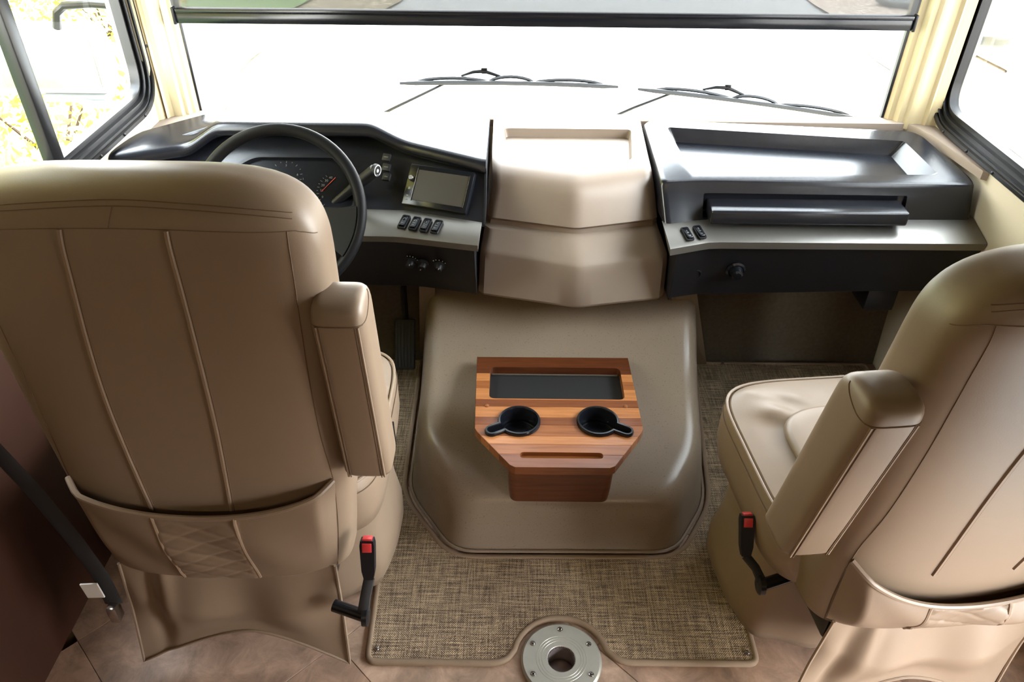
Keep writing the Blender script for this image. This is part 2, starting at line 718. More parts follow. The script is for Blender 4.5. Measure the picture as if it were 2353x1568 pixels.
# sheet of large vinyl tiles laid on the diagonal
S = 0.42
G = 0.0008
tk = 0
for i in range(-9, 10):
    for j in range(-9, 10):
        cx, cy = 0.10 + (i - j) * S * 0.7071, 1.30 + (i + j) * S * 0.7071
        h = S * 0.7071 - G
        p = clip([(cx - h, cy), (cx, cy - h), (cx + h, cy), (cx, cy + h)], -1.128, 1.128, -0.6, 2.065)
        if not p:
            continue
        ar = sum(p[k - 1][0] * p[k][1] - p[k][0] * p[k - 1][1] for k in range(len(p))) / 2
        if ar < 0.002:
            continue
        tk += 1
        t = MB().prism(p, -0.06, 0.0, 0.0008, 1).build('tile', ('tile_a', 'tile_b', 'tile_c')[(i * 5 + j * 3) % 3], floor)
        if min(math.hypot(q[0] - PLATE[0], q[1] - PLATE[1]) for q in p) < 0.4 and abs(cx - PLATE[0]) + abs(cy - PLATE[1]) < h + 0.05:
            X = Matrix.Translation((PLATE[0], PLATE[1], 0))
            cut(t, [MB().lathe([(0.034, -0.10), (0.034, 0.05)], 32, X)])
MB().box(-1.128, 1.128, -3.0, -0.602, -0.06, 0.0).build('rear_floor_covering', 'tile_a', floor, smooth=0)

# side walls: window openings, plus a low gap shaped to light the passenger seat
wl_ = MB().box(-1.19, -1.13, -3.0, 2.32, -0.14, 2.05).build('wall_left', 'wall', smooth=0)
wl_['kind'] = 'structure'
cut(wl_, [MB().box(-1.3, -1.0, 0.97, 2.17, 0.852, 1.73)])
wr_ = MB().box(1.13, 1.19, -3.0, 2.32, -0.14, 2.05).build('wall_right', 'wall', smooth=0)
wr_['kind'] = 'structure'
cut(wr_, [MB().box(1.0, 1.3, 1.0, 2.215, 0.812, 1.70), MB().box(1.0, 1.3, 0.0, 0.58, 0.02, 0.80)])
MB().box(-1.19, 1.19, -3.06, -3.0, -0.14, 2.05).build('wall_back', 'cherry', smooth=0)['kind'] = 'structure'
MB().box(-1.19, 1.19, -3.06, 2.34, 2.05, 2.11).build('ceiling', 'ceiling', smooth=0)['kind'] = 'structure'
wf = MB().raw([(-1.13, 2.068, -0.06), (1.13, 2.068, -0.06), (1.13, 2.128, 0.595), (-1.13, 2.128, 0.595),
               (-1.13, 2.13, -0.06), (1.13, 2.13, -0.06), (1.13, 2.188, 0.595), (-1.13, 2.188, 0.595)],
              [(0, 1, 2, 3), (5, 4, 7, 6), (0, 4, 5, 1), (3, 2, 6, 7), (0, 3, 7, 4), (1, 5, 6, 2)])
wf.build('wall_front', 'carpet', smooth=0)['kind'] = 'structure'
MB().box(-1.19, 1.19, 2.262, 2.32, -0.14, 0.755).build('trim_4', 'wall', smooth=0)['kind'] = 'structure'
MB().box(-1.19, 1.19, 2.24, 2.32, 1.86, 2.05).build('trim_5', 'wall', smooth=0)['kind'] = 'structure'
MB().box(-1.13, -1.112, -0.5, 1.55, 0.0, 0.76, 0.002).build('trim_3', 'cherry', smooth=0)['kind'] = 'structure'

# unseen cherry panelling added behind the cab to darken the bounced light
MB().box(-1.129, -1.11, -2.99, -0.52, 0.002, 2.048, 0.002).build('added_panel_left', 'cherry', smooth=0)['kind'] = 'structure'
MB().box(1.11, 1.129, -2.99, 0.06, 0.002, 2.048, 0.002).build('added_panel_right', 'cherry', smooth=0)['kind'] = 'structure'

# unseen cherry soffit added over the windscreen to dim reflections and fill
MB().box(-1.13, 1.13, 1.50, 2.185, 1.70, 2.049, 0.004).build('added_soffit', 'cherry', smooth=0)['kind'] = 'structure'

# fluted corner pillars
lp = [(-1.13, 2.17), (-1.121, 2.178), (-1.115, 2.192), (-1.111, 2.186), (-1.107, 2.199), (-1.098, 2.206), (-1.086, 2.206),
      (-1.075, 2.209), (-1.068, 2.222), (-1.060, 2.222), (-1.054, 2.236), (-1.046, 2.240), (-1.040, 2.252), (-1.040, 2.30), (-1.13, 2.30)]
rings = [[(x, y, z) for x, y in lp] for z in (0.77, 2.05)]
MB().loft(rings).build('trim_1', 'pillar', smooth=30)['kind'] = 'structure'
rp_ = [(1.13, 2.19), (1.105, 2.196), (1.099, 2.192), (1.092, 2.203), (1.078, 2.207), (1.066, 2.204), (1.052, 2.208),
       (1.044, 2.218), (1.030, 2.220), (1.022, 2.236), (1.010, 2.240), (1.003, 2.252), (1.003, 2.30), (1.13, 2.30)]
rings = [[(x, y, z) for x, y in rp_] for z in (0.77, 2.05)]
MB().loft(rings).build('trim_2', 'pillar', smooth=30)['kind'] = 'structure'

# windscreen
ws = structure('window_1', (-0.018, 2.262, 0.75))
MB().raw([(-1.045, 2.268, 0.755), (1.008, 2.268, 0.755), (1.008, 2.268, 1.9), (-1.045, 2.268, 1.9)], [(0, 1, 2, 3)]).build('glass', 'glass', ws, smooth=0)
g = MB()
g.box(-1.041, -1.033, 2.254, 2.266, 0.76, 1.9)
g.build('gasket', 'black_frame', ws, smooth=0)
MB().box(0.995, 1.004, 2.254, 2.266, 0.76, 1.9).build('gasket', 'black_frame', ws, smooth=0)


def side_window(name, sx, y0, y1, z0, z1, mull):
    """black sliding window: stepped flange swept round a rounded opening, mullion, two panes"""
    w = structure(name, (sx * 1.13, (y0 + y1) / 2, z0))
    poly = smooth_poly([(y0, z0), (y1, z0), (y1, z1), (y0, z1)], 0.125, 10)
    path = []
    n = len(poly)
    for i in range(n):
        a, b = poly[i - 1], poly[(i + 1) % n]
        t = Vector((b[0] - a[0], b[1] - a[1])).normalized()
        path.append(((sx * 1.13, poly[i][0], poly[i][1]), (0, -t.y, t.x), (-sx, 0, 0)))

    def ridge(prof, nm):
        MB().sweep_closed(path, prof).build(nm, 'black_frame', w, smooth=25)
    ridge([(-0.002, -0.001), (-0.002, 0.009), (0.001, 0.012), (0.010, 0.012), (0.012, 0.008)], 'flange')
    ridge([(0.012, 0.008), (0.0125, 0.004), (0.019, 0.004), (0.0195, 0.008), (0.0215, 0.008), (0.022, -0.004)], 'flange')
    ridge([(0.022, -0.004), (0.033, -0.004), (0.0335, 0.001), (0.0365, 0.001), (0.037, -0.012)], 'track')
    ridge([(0.037, -0.012), (0.048, -0.012), (0.0485, -0.007), (0.053, -0.007), (0.0545, -0.022), (0.0545, -0.032), (0.0, -0.034), (0.0, -0.058)], 'track')
    def pane(x, a, b_):
        return MB().raw([(x, a, z0 + 0.04), (x, b_, z0 + 0.04), (x, b_, z1 - 0.04), (x, a, z1 - 0.04)], [(0, 1, 2, 3)])
    pane(sx * 1.146, y0 + 0.05, mull).build('glass', 'glass', w, smooth=0)
    pane(sx * 1.156, mull, y1 - 0.05).build('glass', 'glass', w, smooth=0)
    bx3 = sorted((sx * 1.132, sx * 1.160))
    MB().box(bx3[0], bx3[1], mull - 0.028, mull + 0.012, z0 + 0.03, z1 - 0.03, 0.003).build('mullion', 'black_frame', w)
    for yy in (y1 - 0.12, y1 - 0.26, y1 - 0.40, y1 - 0.62):
        MB().lathe([(0.004, 0), (0.004, 0.002), (0.001, 0.004)], 10,
                   Matrix.Translation((sx * 1.118, yy, z0 + 0.006)) @ Matrix.Rotation(-sx * math.pi / 2, 4, 'Y')).build('screw', 'black_plastic', w)
    for zz in (z0 + 0.16, z0 + 0.30):
        MB().lathe([(0.004, 0), (0.004, 0.002), (0.001, 0.004)], 10,
                   Matrix.Translation((sx * 1.118, y1 - 0.006, zz)) @ Matrix.Rotation(-sx * math.pi / 2, 4, 'Y')).build('screw', 'black_plastic', w)
    return w


side_window('window_2', -1, 0.95, 2.192, 0.832, 1.75, 1.655)
side_window('window_3', 1, 0.98, 2.238, 0.792, 1.72, 1.70)

# ================================================================== OUTDOORS
GZ = -1.0
MB().box(-1.95, 4.25, -6, 60, GZ - 0.1, GZ).build('road', 'asphalt', smooth=0)['kind'] = 'structure'


def blob_ground(name, x0, x1, mat_, zt, nx, edge):
    """strip of ground with an uneven near edge"""
    def f(u, v):
        y = lerp(-6, 45, v)
        a = x0 + edge * (math.sin(y * 1.3) + 0.6 * math.sin(y * 3.1 + 1)) * (1 if x0 > 0 else 0)
        c = x1 + edge * (math.sin(y * 1.1) + 0.6 * math.sin(y * 2.7 + 2)) * (1 if x1 < 0 else 0)
        x = lerp(a, c, u)
        return (x, y, zt + 0.02 * math.sin(x * 3 + y * 2) * math.sin(y * 1.7))
    o = MB().grid(nx, 120, f).build(name, mat_, smooth=60)
    o['kind'] = 'structure'
    return o


blob_ground('ground_litter', -3.3, -1.78, 'litter', GZ + 0.035, 8, 0.14)
blob_ground('lawn', -30, -2.95, 'grass', GZ + 0.065, 12, 0.12)
blob_ground('ground_gravel', 4.05, 5.6, 'gravel', GZ + 0.035, 8, 0.08)
blob_ground('ground_verge', 5.2, 30, 'litter', GZ + 0.065, 12, 0.08)

# edging stones beyond the gravel
spots = [(5.25, 10.3, .22), (5.75, 10.9, .27), (5.20, 11.4, .22), (5.7, 12.3, .3), (6.1, 11.7, .2), (5.15, 12.9, .26), (5.5, 9.6, .24)]
stone_words = ['low grey stone at the gravel edge nearest the windscreen', 'wide grey stone second along the gravel edge',
               'small pale grey stone set close against the gravel', 'largest grey stone in the gravel edging row',
               'small grey stone set back behind the gravel edging', 'far grey stone closing the gravel edging row',
               'rounded grey stone where the edging row begins']
for k, (x, y, r) in enumerate(spots):
    b = bmesh.new()
    bmesh.ops.create_icosphere(b, subdivisions=3, radius=1)
    for v in b.verts:
        d = 1 + 0.16 * math.sin(v.co.x * 4 + k) * math.sin(v.co.y * 5 + 2 * k) + 0.1 * math.sin(v.co.z * 6 + k)
        v.co = Vector((v.co.x * r * d * 1.2, v.co.y * r * d, v.co.z * r * 0.55 * d))
    st = thing('stone', stone_words[k], 'stone', (x, y, GZ + 0.06), group='edging stones beside the gravel')
    MB().merge(b, Matrix.Translation((x, y, GZ + 0.06 + r * 0.28))).build('rock_body', 'stone', st, smooth=70)

# autumn shrubs seen through the driver's side window and past the left pillar
for k, (x, y, s, lab) in enumerate([(-3.6, 5.6, 0.9, 'yellow leafed shrub outside the side window beside the steering wheel'),
                                    (-4.9, 9.4, 1.0, 'yellow leafed shrub on the lawn beyond the left windscreen pillar'),
                                    (-2.75, 4.1, 0.55, 'low yellow shrub beneath the white door mirror')]):
    sh = thing('shrub', lab, 'shrub', (x, y, GZ), group='yellow shrubs outside')
    vs, fs = [], []
    rnd = random.Random(20 + k)
    for _ in range(1500):
        th, ph = rnd.uniform(0, 2 * math.pi), math.acos(rnd.uniform(-0.2, 1))
        rr = s * rnd.uniform(0.55, 1.0)
        c = Vector((x + rr * math.sin(ph) * math.cos(th), y + rr * math.sin(ph) * math.sin(th), GZ + 0.1 + 0.8 * rr * (0.3 + math.cos(ph))))
        a = Vector((rnd.gauss(0, 1), rnd.gauss(0, 1), rnd.gauss(0, 1))).normalized() * 0.045
        bb = a.cross(Vector((rnd.gauss(0, 1), rnd.gauss(0, 1), rnd.gauss(0, 1)))).normalized() * 0.025
        i0 = len(vs)
        vs += [c - a, c + bb, c + a, c - bb]
        fs.append((i0, i0 + 1, i0 + 2, i0 + 3))
    MB().raw(vs, fs).build('foliage', 'yellow_leaf', sh, smooth=0)['kind'] = 'stuff'
    mb = MB()
    for q in range(5):
        an = q * 1.257
        mb.tube([(x, y, GZ), (x + 0.15 * s * math.cos(an), y + 0.15 * s * math.sin(an), GZ + 0.35 * s),
                 (x + 0.4 * s * math.cos(an), y + 0.4 * s * math.sin(an), GZ + 0.75 * s)], [0.02, 0.014, 0.006], 6)
    mb.build('stems', 'cherry', sh)

# trees added on the left to block side sky and dim the cab
SKY_BLOCK_TREES = [(-5.8, -3.3, 2.6), (-6.2, 2.2, 2.6), (-7.4, 7.3, 2.6)]
SKY_BLOCK_WORDS = ['added yellow leafed tree blocking sky behind the driver window', 'added yellow leafed tree blocking sky straight out from the driver window',
              'added yellow leafed tree blocking sky ahead of the door mirror', 'added pale leafed tree blocking sky straight out from the passenger window']
for k, (x, y, s) in enumerate(SKY_BLOCK_TREES):
    tr_ = thing('tree', SKY_BLOCK_WORDS[k], 'tree', (x, y, GZ), group='added sky-blocking trees')
    rnd = random.Random(60 + k)
    vs, fs = [], []
    hz = 4.6 if x < 0 else 2.6
    for _ in range(2600):
        d_ = Vector((rnd.gauss(0, 1), rnd.gauss(0, 1), rnd.gauss(0, 1))).normalized() * (rnd.random() ** 0.4)
        c = Vector((x + d_.x * s * 0.8, y + d_.y * s * 0.95, GZ + hz + 0.5 + d_.z * hz))
        a = Vector((rnd.gauss(0, 1), rnd.gauss(0, 1), rnd.gauss(0, 1))).normalized() * 0.24
        bb = a.cross(Vector((rnd.gauss(0, 1), rnd.gauss(0, 1), rnd.gauss(0, 1)))).normalized() * 0.16
        i0 = len(vs)
        vs += [c - a, c + bb, c + a, c - bb]
        fs.append((i0, i0 + 1, i0 + 2, i0 + 3))
    MB().raw(vs, fs).build('crown', 'yellow_leaf' if x < 0 else 'pale_leaf', tr_, smooth=0)['kind'] = 'stuff'
    MB().tube([(x, y, GZ), (x + 0.05, y, GZ + 1.5), (x, y + 0.1, GZ + 4.2)], [0.16, 0.12, 0.04], 10).build('trunk', 'cherry', tr_)

# exterior door mirror: white housing on a black arm
mr = thing('door_mirror', 'white door mirror on a black arm outside the side window', 'mirror', (-1.2, 2.30, 0.80))
MB().tube([(-1.19, 2.31, 1.065), (-1.30, 2.315, 1.07), (-1.38, 2.315, 1.065), (-1.41, 2.32, 1.045), (-1.43, 2.33, 1.00)], 0.012, 10).build('arm', 'black_frame', mr)
MB().box(-1.66, -1.33, 2.33, 2.43, 0.80, 1.0, 0.03, 3).build('housing', 'white_paint', mr)
MB().box(-1.64, -1.35, 2.322, 2.333, 0.825, 0.975, 0.004).build('mirror_glass', 'bright_steel', mr)
MB().box(-1.55, -1.36, 2.34, 2.42, 0.775, 0.80, 0.006).build('lower_trim', 'stone', mr)
MB().tube([(-1.19, 2.27, 0.80), (-1.29, 2.30, 0.785), (-1.40, 2.33, 0.775), (-1.46, 2.36, 0.79)], 0.022, 10, flat=0.5).build('arm', 'stone', mr)

# nose of the coach below the glass, and the two wipers
MB().grid(24, 10, lambda u, v: (lerp(-1.19, 1.19, u), lerp(2.325, 2.85, v), 0.70 - 0.35 * v * v - 0.05 * (2 * u - 1) ** 4)).build(
    'trim_6', 'white_paint', smooth=60)['kind'] = 'structure'


def wiper(label, p0, p1, arm0, arm1, hub):
    """blade with stepped bridges, a long drive arm and a thin parallel link"""
    w = thing('windscreen_wiper', label, 'wiper', hub, group=None)
    a, b = Vector(p0), Vector(p1)
    n = 14
    pts = [a.lerp(b, k / n) + Vector((0, 0, 0.006 * math.sin(math.pi * k / n))) for k in range(n + 1)]
    MB().tube(pts, [0.004] + [0.0068] * (n - 1) + [0.004], 6).build('blade', 'rubber', w)
    up = Vector((0, 0.012, 0))
    mb = MB()
    for t0, t1, h in ((0.08, 0.42, 0.013), (0.40, 0.62, 0.02), (0.60, 0.93, 0.013)):
        q = [a.lerp(b, lerp(t0, t1, s)) + up * 0.4 + Vector((0, 0.004, h * math.sin(math.pi * s) ** 0.6 + 0.003)) for s in [i / 8 for i in range(9)]]
        mb.tube(q, 0.0055, 6)
    mb.build('bridge', 'black_frame', w)
    mid = a.lerp(b, 0.48) + Vector((0, 0.012, 0.018))
    top = a.lerp(b, 0.385) + Vector((0, 0.018, 0.036))
    MB().tube([a.lerp(b, 0.28) + Vector((0, 0.016, 0.020)), a.lerp(b, 0.335) + Vector((0, 0.016, 0.033)), top, mid], [0.003, 0.006, 0.0075, 0.004], 8).build('arm_hook', 'black_frame', w)
    c = top
    MB().box(c.x - 0.008, c.x + 0.010, c.y - 0.007, c.y + 0.007, c.z - 0.008, c.z + 0.010, 0.002).build('pivot_clip', 'black_frame', w)
    MB().tube([Vector(hub), Vector(arm0), Vector(arm1)], [0.006, 0.005, 0.004], 8).build('arm', 'black_frame', w)
    MB().lathe([(0.018, -0.02), (0.018, 0.012), (0.010, 0.018)], 16, Matrix.Translation(hub)).build('spindle_cap', 'black_frame', w)


wiper('black wiper resting level across the middle of the windscreen', (-0.447, 2.33, 0.850), (0.213, 2.33, 0.846),
      (-0.466, 2.335, 0.775), (-0.300, 2.345, 0.852), (-0.60, 2.36, 0.70))
wiper('black wiper sloping down in front of the passenger tray', (0.273, 2.33, 0.840), (0.985, 2.33, 0.752),
      (0.268, 2.335, 0.782), (0.395, 2.345, 0.830), (0.12, 2.36, 0.70))

# roller shade drawn down over the upper windscreen
rs = thing('roller_shade', 'grey see-through roller shade with black bottom bar across the windscreen', 'window shade', (-0.02, 2.215, 1.05))
MB().raw([(-1.026, 2.2125, 1.075), (0.984, 2.2125, 1.075), (0.984, 2.2125, 1.90), (-1.026, 2.2125, 1.90)], [(0, 1, 2, 3)]).build('screen_fabric', 'screen_fabric', rs, smooth=0)
bar = MB().box(-1.028, 0.986, 2.203, 2.222, 1.048, 1.076, 0.003, 2)
bar.build('bottom_bar', 'gloss_black', rs)
MB().box(-1.022, 0.980, 2.199, 2.224, 1.0755, 1.087, 0.003, 2).build('bar_cover', 'gloss_black', rs)
MB().box(-1.032, -1.024, 2.198, 2.227, 1.046, 1.090, 0.002).build('end_cap', 'black_plastic', rs)
MB().box(0.982, 0.990, 2.198, 2.227, 1.046, 1.090, 0.002).build('end_cap', 'black_plastic', rs)
MB().box(-1.034, -1.020, 2.216, 2.226, 1.09, 1.90).build('side_track', 'black_frame', rs, smooth=0)
MB().box(0.978, 0.992, 2.216, 2.226, 1.09, 1.90).build('side_track', 'black_frame', rs, smooth=0)
MB().tube([(-1.02, 2.212, 1.92), (0.98, 2.212, 1.92)], 0.03, 16).build('roller', 'black_frame', rs)

# unseen fixtures for the added fill lights behind the camera
for x in (-0.5, 0.5):
    cl = thing('fill_lamp', 'added flat warm fill lamp far behind the %s seat' % ('driver' if x < 0 else 'passenger'), 'lamp', (x, -1.5, 2.05))
    MB().box(x - 0.43, x + 0.43, -1.73, -1.27, 2.015, 2.05, 0.006).build('fixture', 'white_paint', cl)
    MB().box(x - 0.41, x + 0.41, -1.71, -1.29, 2.006, 2.0155, 0.003).build('diffuser', 'fill_lens', cl)

# ================================================================== DASHBOARD
ds = thing('dash_shelf', 'pale beige shelf between the dashboards and the windscreen', 'shelf', (0, 2.24, 0.76))
SHX = [-1.128, -1.06, -1.0, -0.98, 1.055, 1.07, 1.088, 1.117, 1.129]
SHY = [2.085, 2.155, 2.205, 2.212, 2.212, 2.185, 2.11, 1.875, 1.865]
MB().loft([[(x, y, 0.764), (x, y, 0.784), (x, y + 0.003, 0.787), (x, 2.258, 0.787), (x, 2.258, 0.764)] for x, y in zip(SHX, SHY)]).build(
    'shelf_panel', 'beige_plastic', ds, smooth=40)

# ---- driver's side
dd = thing('driver_dashboard', 'charcoal dashboard with arched hood behind the steering wheel', 'dashboard', (-0.65, 2.0, 0.45))
HX = [-1.128, -0.975, -0.955, -0.888, -0.868, -0.492, -0.472, -0.400, -0.380, -0.172]
HY = [1.835, 1.912, 1.916, 1.948, 1.950, 1.950, 1.948, 1.932, 1.924, 1.848]
HZ = [0.820, 0.817, 0.819, 0.859, 0.862, 0.862, 0.859, 0.828, 0.824, 0.806]


def hood_col(x):
    w = 0.016
    y, z = spl(HX, HY, x, w), spl(HX, HZ, x, w)
    yr = 2.205 if x > -0.99 else lerp(2.205, 2.06, (-0.99 - x) / 0.138)
    ft = pl([-1.13, -0.89, -0.47, -0.38, -0.17], [1.93, 2.03, 2.03, 1.96, 1.868], x)
    fz = pl([-1.13, -0.89, -0.47, -0.38, -0.17], [0.785, 0.836, 0.836, 0.796, 0.772], x)
    hump = max(0, (z - 0.80))
    p = [(yr, 0.775), (yr, 0.794), (yr - 0.006, 0.800)]
    for t in (0.25, 0.5, 0.75):
        yy = lerp(yr - 0.01, y + 0.05, t)
        p.append((yy, lerp(0.800, z - 0.001, t ** 0.8) + 0.002 * math.sin(math.pi * t)))
    p += [(y + 0.05, z - 0.0005), (y + 0.024, z - 0.0005), (y + 0.012, z - 0.003), (y + 0.004, z - 0.009), (y, z - 0.018), (y + 0.002, z - 0.028),
          (y + 0.010, z - 0.034), (ft, fz)]
    return p


xs = [lerp(-1.128, -0.172, k / 110) for k in range(111)]
MB().loft([[(x, q[0], q[1]) for q in hood_col(x)] for x in xs], closed=False, cap0=False, cap1=False).build('hood', 'dark_plastic', dd, smooth=40)
# sloping fascia under the hood, left and centre, then the part turned towards the driver
fb = [(-1.128, 1.835, 0.682), (-0.384, 1.815, 0.682), (-0.174, 1.750, 0.682)]
MB().loft([[(x, pl([q[0] for q in fb], [q[1] for q in fb], x), 0.676),
            (x, pl([-1.13, -0.89, -0.47, -0.38, -0.17], [1.935, 2.035, 2.035, 1.965, 1.874], x),
             pl([-1.13, -0.89, -0.47, -0.38, -0.17], [0.786, 0.838, 0.838, 0.797, 0.773], x))] for x in xs],
          closed=False, cap0=False, cap1=False).build('fascia', 'dark_plastic', dd, smooth=40)
YZ = Matrix(((0, 0, 1, 0), (1, 0, 0, 0), (0, 1, 0, 0), (0, 0, 0, 1)))
MB().prism([(2.2, 0.79), (1.90, 0.798), (1.855, 0.79), (1.868, 0.772), (1.754, 0.68), (2.2, 0.68)], -0.176, -0.171, X=YZ).build('end_panel', 'black_plastic', dd)
MB().prism([(2.05, 0.63), (1.712, 0.633), (1.782, 0.45), (2.05, 0.45)], -0.203, -0.199, X=YZ).build('end_panel', 'black_plastic', dd)
MB().loft([[(x, lerp(1.75, 1.745, (x + 1.128) / .73) if x < -0.40 else lerp(1.745, 1.701, (x + 0.40) / 0.226), 0.634),
            (x, lerp(1.758, 1.753, (x + 1.128) / .73) if x < -0.40 else lerp(1.753, 1.709, (x + 0.40) / 0.226), 0.620),
            (x, pl([-1.128, -0.365, -0.172], [1.83, 1.815, 1.772], x), 0.455),
            (x, pl([-1.128, -0.365, -0.172], [1.84, 1.825, 1.782], x), 0.448), (x, 2.05, 0.448)] for x in xs[:107:5] + [-0.199]],
          closed=False, cap0=False, cap1=False).build('lower_panel', 'black_plastic', dd, smooth=40)


def strip(name, T, E, B, parent):
    """satin silver ledge: broad top, rounded nose, narrow front"""
    rings = []
    for t, e, b in zip(T, E, B):
        t, e, b = Vector(t), Vector(e), Vector(b)
        back = Vector((0, 0.03, 0))
        rings.append([t + back, t, t.lerp(e, 0.5), t.lerp(e, 0.94), e + (b - e) * 0.06, e + (b - e) * 0.3, b, b + back])
    return MB().loft(rings).build(name, 'silver', parent, smooth=30)


ts = strip('trim_strip', [(-1.128, 1.835, 0.683), (-0.42, 1.813, 0.683), (-0.395, 1.811, 0.683), (-0.375, 1.807, 0.683), (-0.180, 1.749, 0.683)],
           [(-1.128, 1.738, 0.657), (-0.43, 1.731, 0.657), (-0.405, 1.730, 0.657), (-0.38, 1.727, 0.657), (-0.188, 1.688, 0.657)],
           [(-1.128, 1.747, 0.634), (-0.43, 1.742, 0.634), (-0.405, 1.741, 0.634), (-0.38, 1.737, 0.634), (-0.188, 1.697, 0.634)], dd)


def rocker(parent, X, icon):
    """rocker switch: bezel, tilted cap with print"""
    mb = MB()
    outer = rrect(0, 0, 0.0225, 0.048, 0.006)
    inner = rrect(0, 0, 0.0165, 0.040, 0.003)
    mb.loft([[(p[0], p[1], 0) for p in outer], [(p[0], p[1], 0.0025) for p in outer],
             [(p[0] * 0.93, p[1] * 0.97, 0.004) for p in outer], [(p[0], p[1], 0.004) for p in inner],
             [(p[0], p[1], 0.0015) for p in inner]], False, True, X=X)
    sw = mb.build('rocker_switch', 'black_plastic', parent)
    mb = MB()
    cap = rrect(0, 0, 0.0145, 0.036, 0.003)
    mb.loft([[(p[0], p[1], 0.001) for p in cap], [(p[0], p[1], 0.0052 + 0.0018 * (-p[1] / 0.018)) for p in cap],
             [(p[0] * 0.8, p[1] * 0.94, 0.0064 + 0.0018 * (-p[1] / 0.018)) for p in cap]], False, True, X=X)
    mb.mi = 1

    def zt(y):
        return 0.0066 + 0.0018 * (-y / 0.018)
    for (y, w) in {0: ((-0.002, .006), (-0.008, .007)), 1: ((-0.001, .007), (-0.004, .006), (-0.010, .006)),
                   2: ((-0.002, .008), (-0.008, .006)), 3: ((0.012, .006), (0.0, .006), (-0.010, .006)),
                   4: ((0.002, .005), (0.0, .006), (-0.010, .007), (-0.013, .004)), 5: ((0.012, .005), (0.001, .006), (-0.010, .006))}[icon]:
        mb.box(-w / 2, w / 2, y - 0.0006, y + 0.0006, zt(y) - 0.0006, zt(y) + 0.0001, X=X)
    if icon == 0:
        mb.tube([(0.003 * math.cos(a), 0.007 + 0.004 * math.sin(a), zt(0.008)) for a in [k * math.pi / 6 for k in range(7)]], 0.0004, 4, X=X)
    if icon == 1:
        mb.tube([(-0.003, 0.004, zt(.005)), (-0.0015, 0.009, zt(.009)), (0, 0.0105, zt(.01)), (0.0015, 0.009, zt(.009)), (0.003, 0.004, zt(.005))], 0.0005, 4, closed=True, X=X)
    if icon == 2:
        mb.box(-0.0006, 0.0006, 0.004, 0.008, zt(.006) - .0006, zt(.006) + .0001, X=X)
        mb.box(-0.001, 0.001, 0.0092, 0.011, zt(.01) - .0006, zt(.01) + .0001, X=X)
    if icon in (3, 4, 5):
        mb.tube([(0.0018 * math.cos(a), 0.0075 + 0.0018 * math.sin(a), zt(0.0075)) for a in [k * math.pi / 4 for k in range(8)]], 0.0004, 4, closed=True, X=X)
    mb.build('rocker_cap', ('gloss_black', 'grey_print'), parent)
    return sw


SX = frame_mat((-0.384, 1.81, 0.6835), (0.206, -0.061, 0), (0.016, 0.08, 0.025))
for k, u in enumerate((0.013, 0.043, 0.073, 0.103)):
    rocker(ts, SX @ Matrix.Translation((u, -0.035, 0.0012)), k)

# instrument cluster: raised bezel, dark lens, two dials
CX = frame_mat((-0.665, 1.815, 0.68), (1, 0, 0), (0, 0.215, 0.158))
cl_poly = smooth_poly([(-0.20, 0.0), (0.16, 0.0), (0.145, 0.12), (0.10, 0.16), (-0.13, 0.16), (-0.185, 0.12)], 0.025, 5)
n_ = len(cl_poly)
cl = MB()
cl.loft([[(p[0], p[1], 0.0) for p in cl_poly], [(p[0], p[1], 0.014) for p in cl_poly],
         [(p[0] * 0.95 - 0.001, 0.08 + (p[1] - 0.08) * 0.9, 0.014) for p in cl_poly],
         [(p[0] * 0.92 - 0.001, 0.08 + (p[1] - 0.08) * 0.86, 0.003) for p in cl_poly]], False, False, X=CX)
clo = cl.build('instrument_cluster', 'dark_plastic', dd)
MB().prism([(p[0] * 0.94, 0.08 + (p[1] - 0.08) * 0.88) for p in cl_poly], 0.001, 0.004, X=CX).build('lens', 'gloss_black', clo)


def dial(cx, cy, r, a0, a1, nt, labels, size, mt, needle=None, caption=None):
    mb = MB()
    for k in range(nt + 1):
        a = R(lerp(a0, a1, k / nt))
        big = k % 2 == 0
        Xk = CX @ Matrix.Translation((cx, cy, 0.0045)) @ Matrix.Rotation(a, 4, 'Z')
        mb.box(r - (0.006 if big else 0.0035), r, -0.0005, 0.0005, 0, 0.0006, X=Xk)
    for a, s in labels:
        a = R(a)
        mb.text(s, size, CX @ Matrix.Translation((cx + (r - 0.013) * math.cos(a), cy + (r - 0.013) * math.sin(a), 0.0046)))
    if caption:
        mb.text(caption[0], caption[1], CX @ Matrix.Translation((cx, cy + caption[2], 0.0046)))
    o = mb.build('gauge', mt, clo, smooth=0)
    if needle:
        a = R(needle[0])
        MB().box(0.004, needle[1], -0.0009, 0.0009, 0.0052, 0.0066, X=CX @ Matrix.Translation((cx, cy, 0)) @ Matrix.Rotation(a, 4, 'Z')).build('needle', 'needle_red', clo)


dial(-0.040, 0.100, 0.046, 210, -30, 12, [(170, '0'), (90, '3'), (10, '6')], 0.0085, 'dim_print', None, ('RPM x 1000', 0.006, -0.006))
dial(0.105, 0.060, 0.058, 230, 130, 10, [(205, '0'), (180, '10'), (160, '20'), (140, '30'), (122, '40')], 0.0095, 'dim_print')
MB().tube([CX @ Vector((0.060, 0.056, 0.006)), CX @ Vector((0.094, 0.098, 0.006))], 0.0009, 5).build('needle', 'needle_red', clo)
dial(0.012, 0.075, 0.022, 200, 100, 4, [(150, '8')], 0.006, 'dim_print')

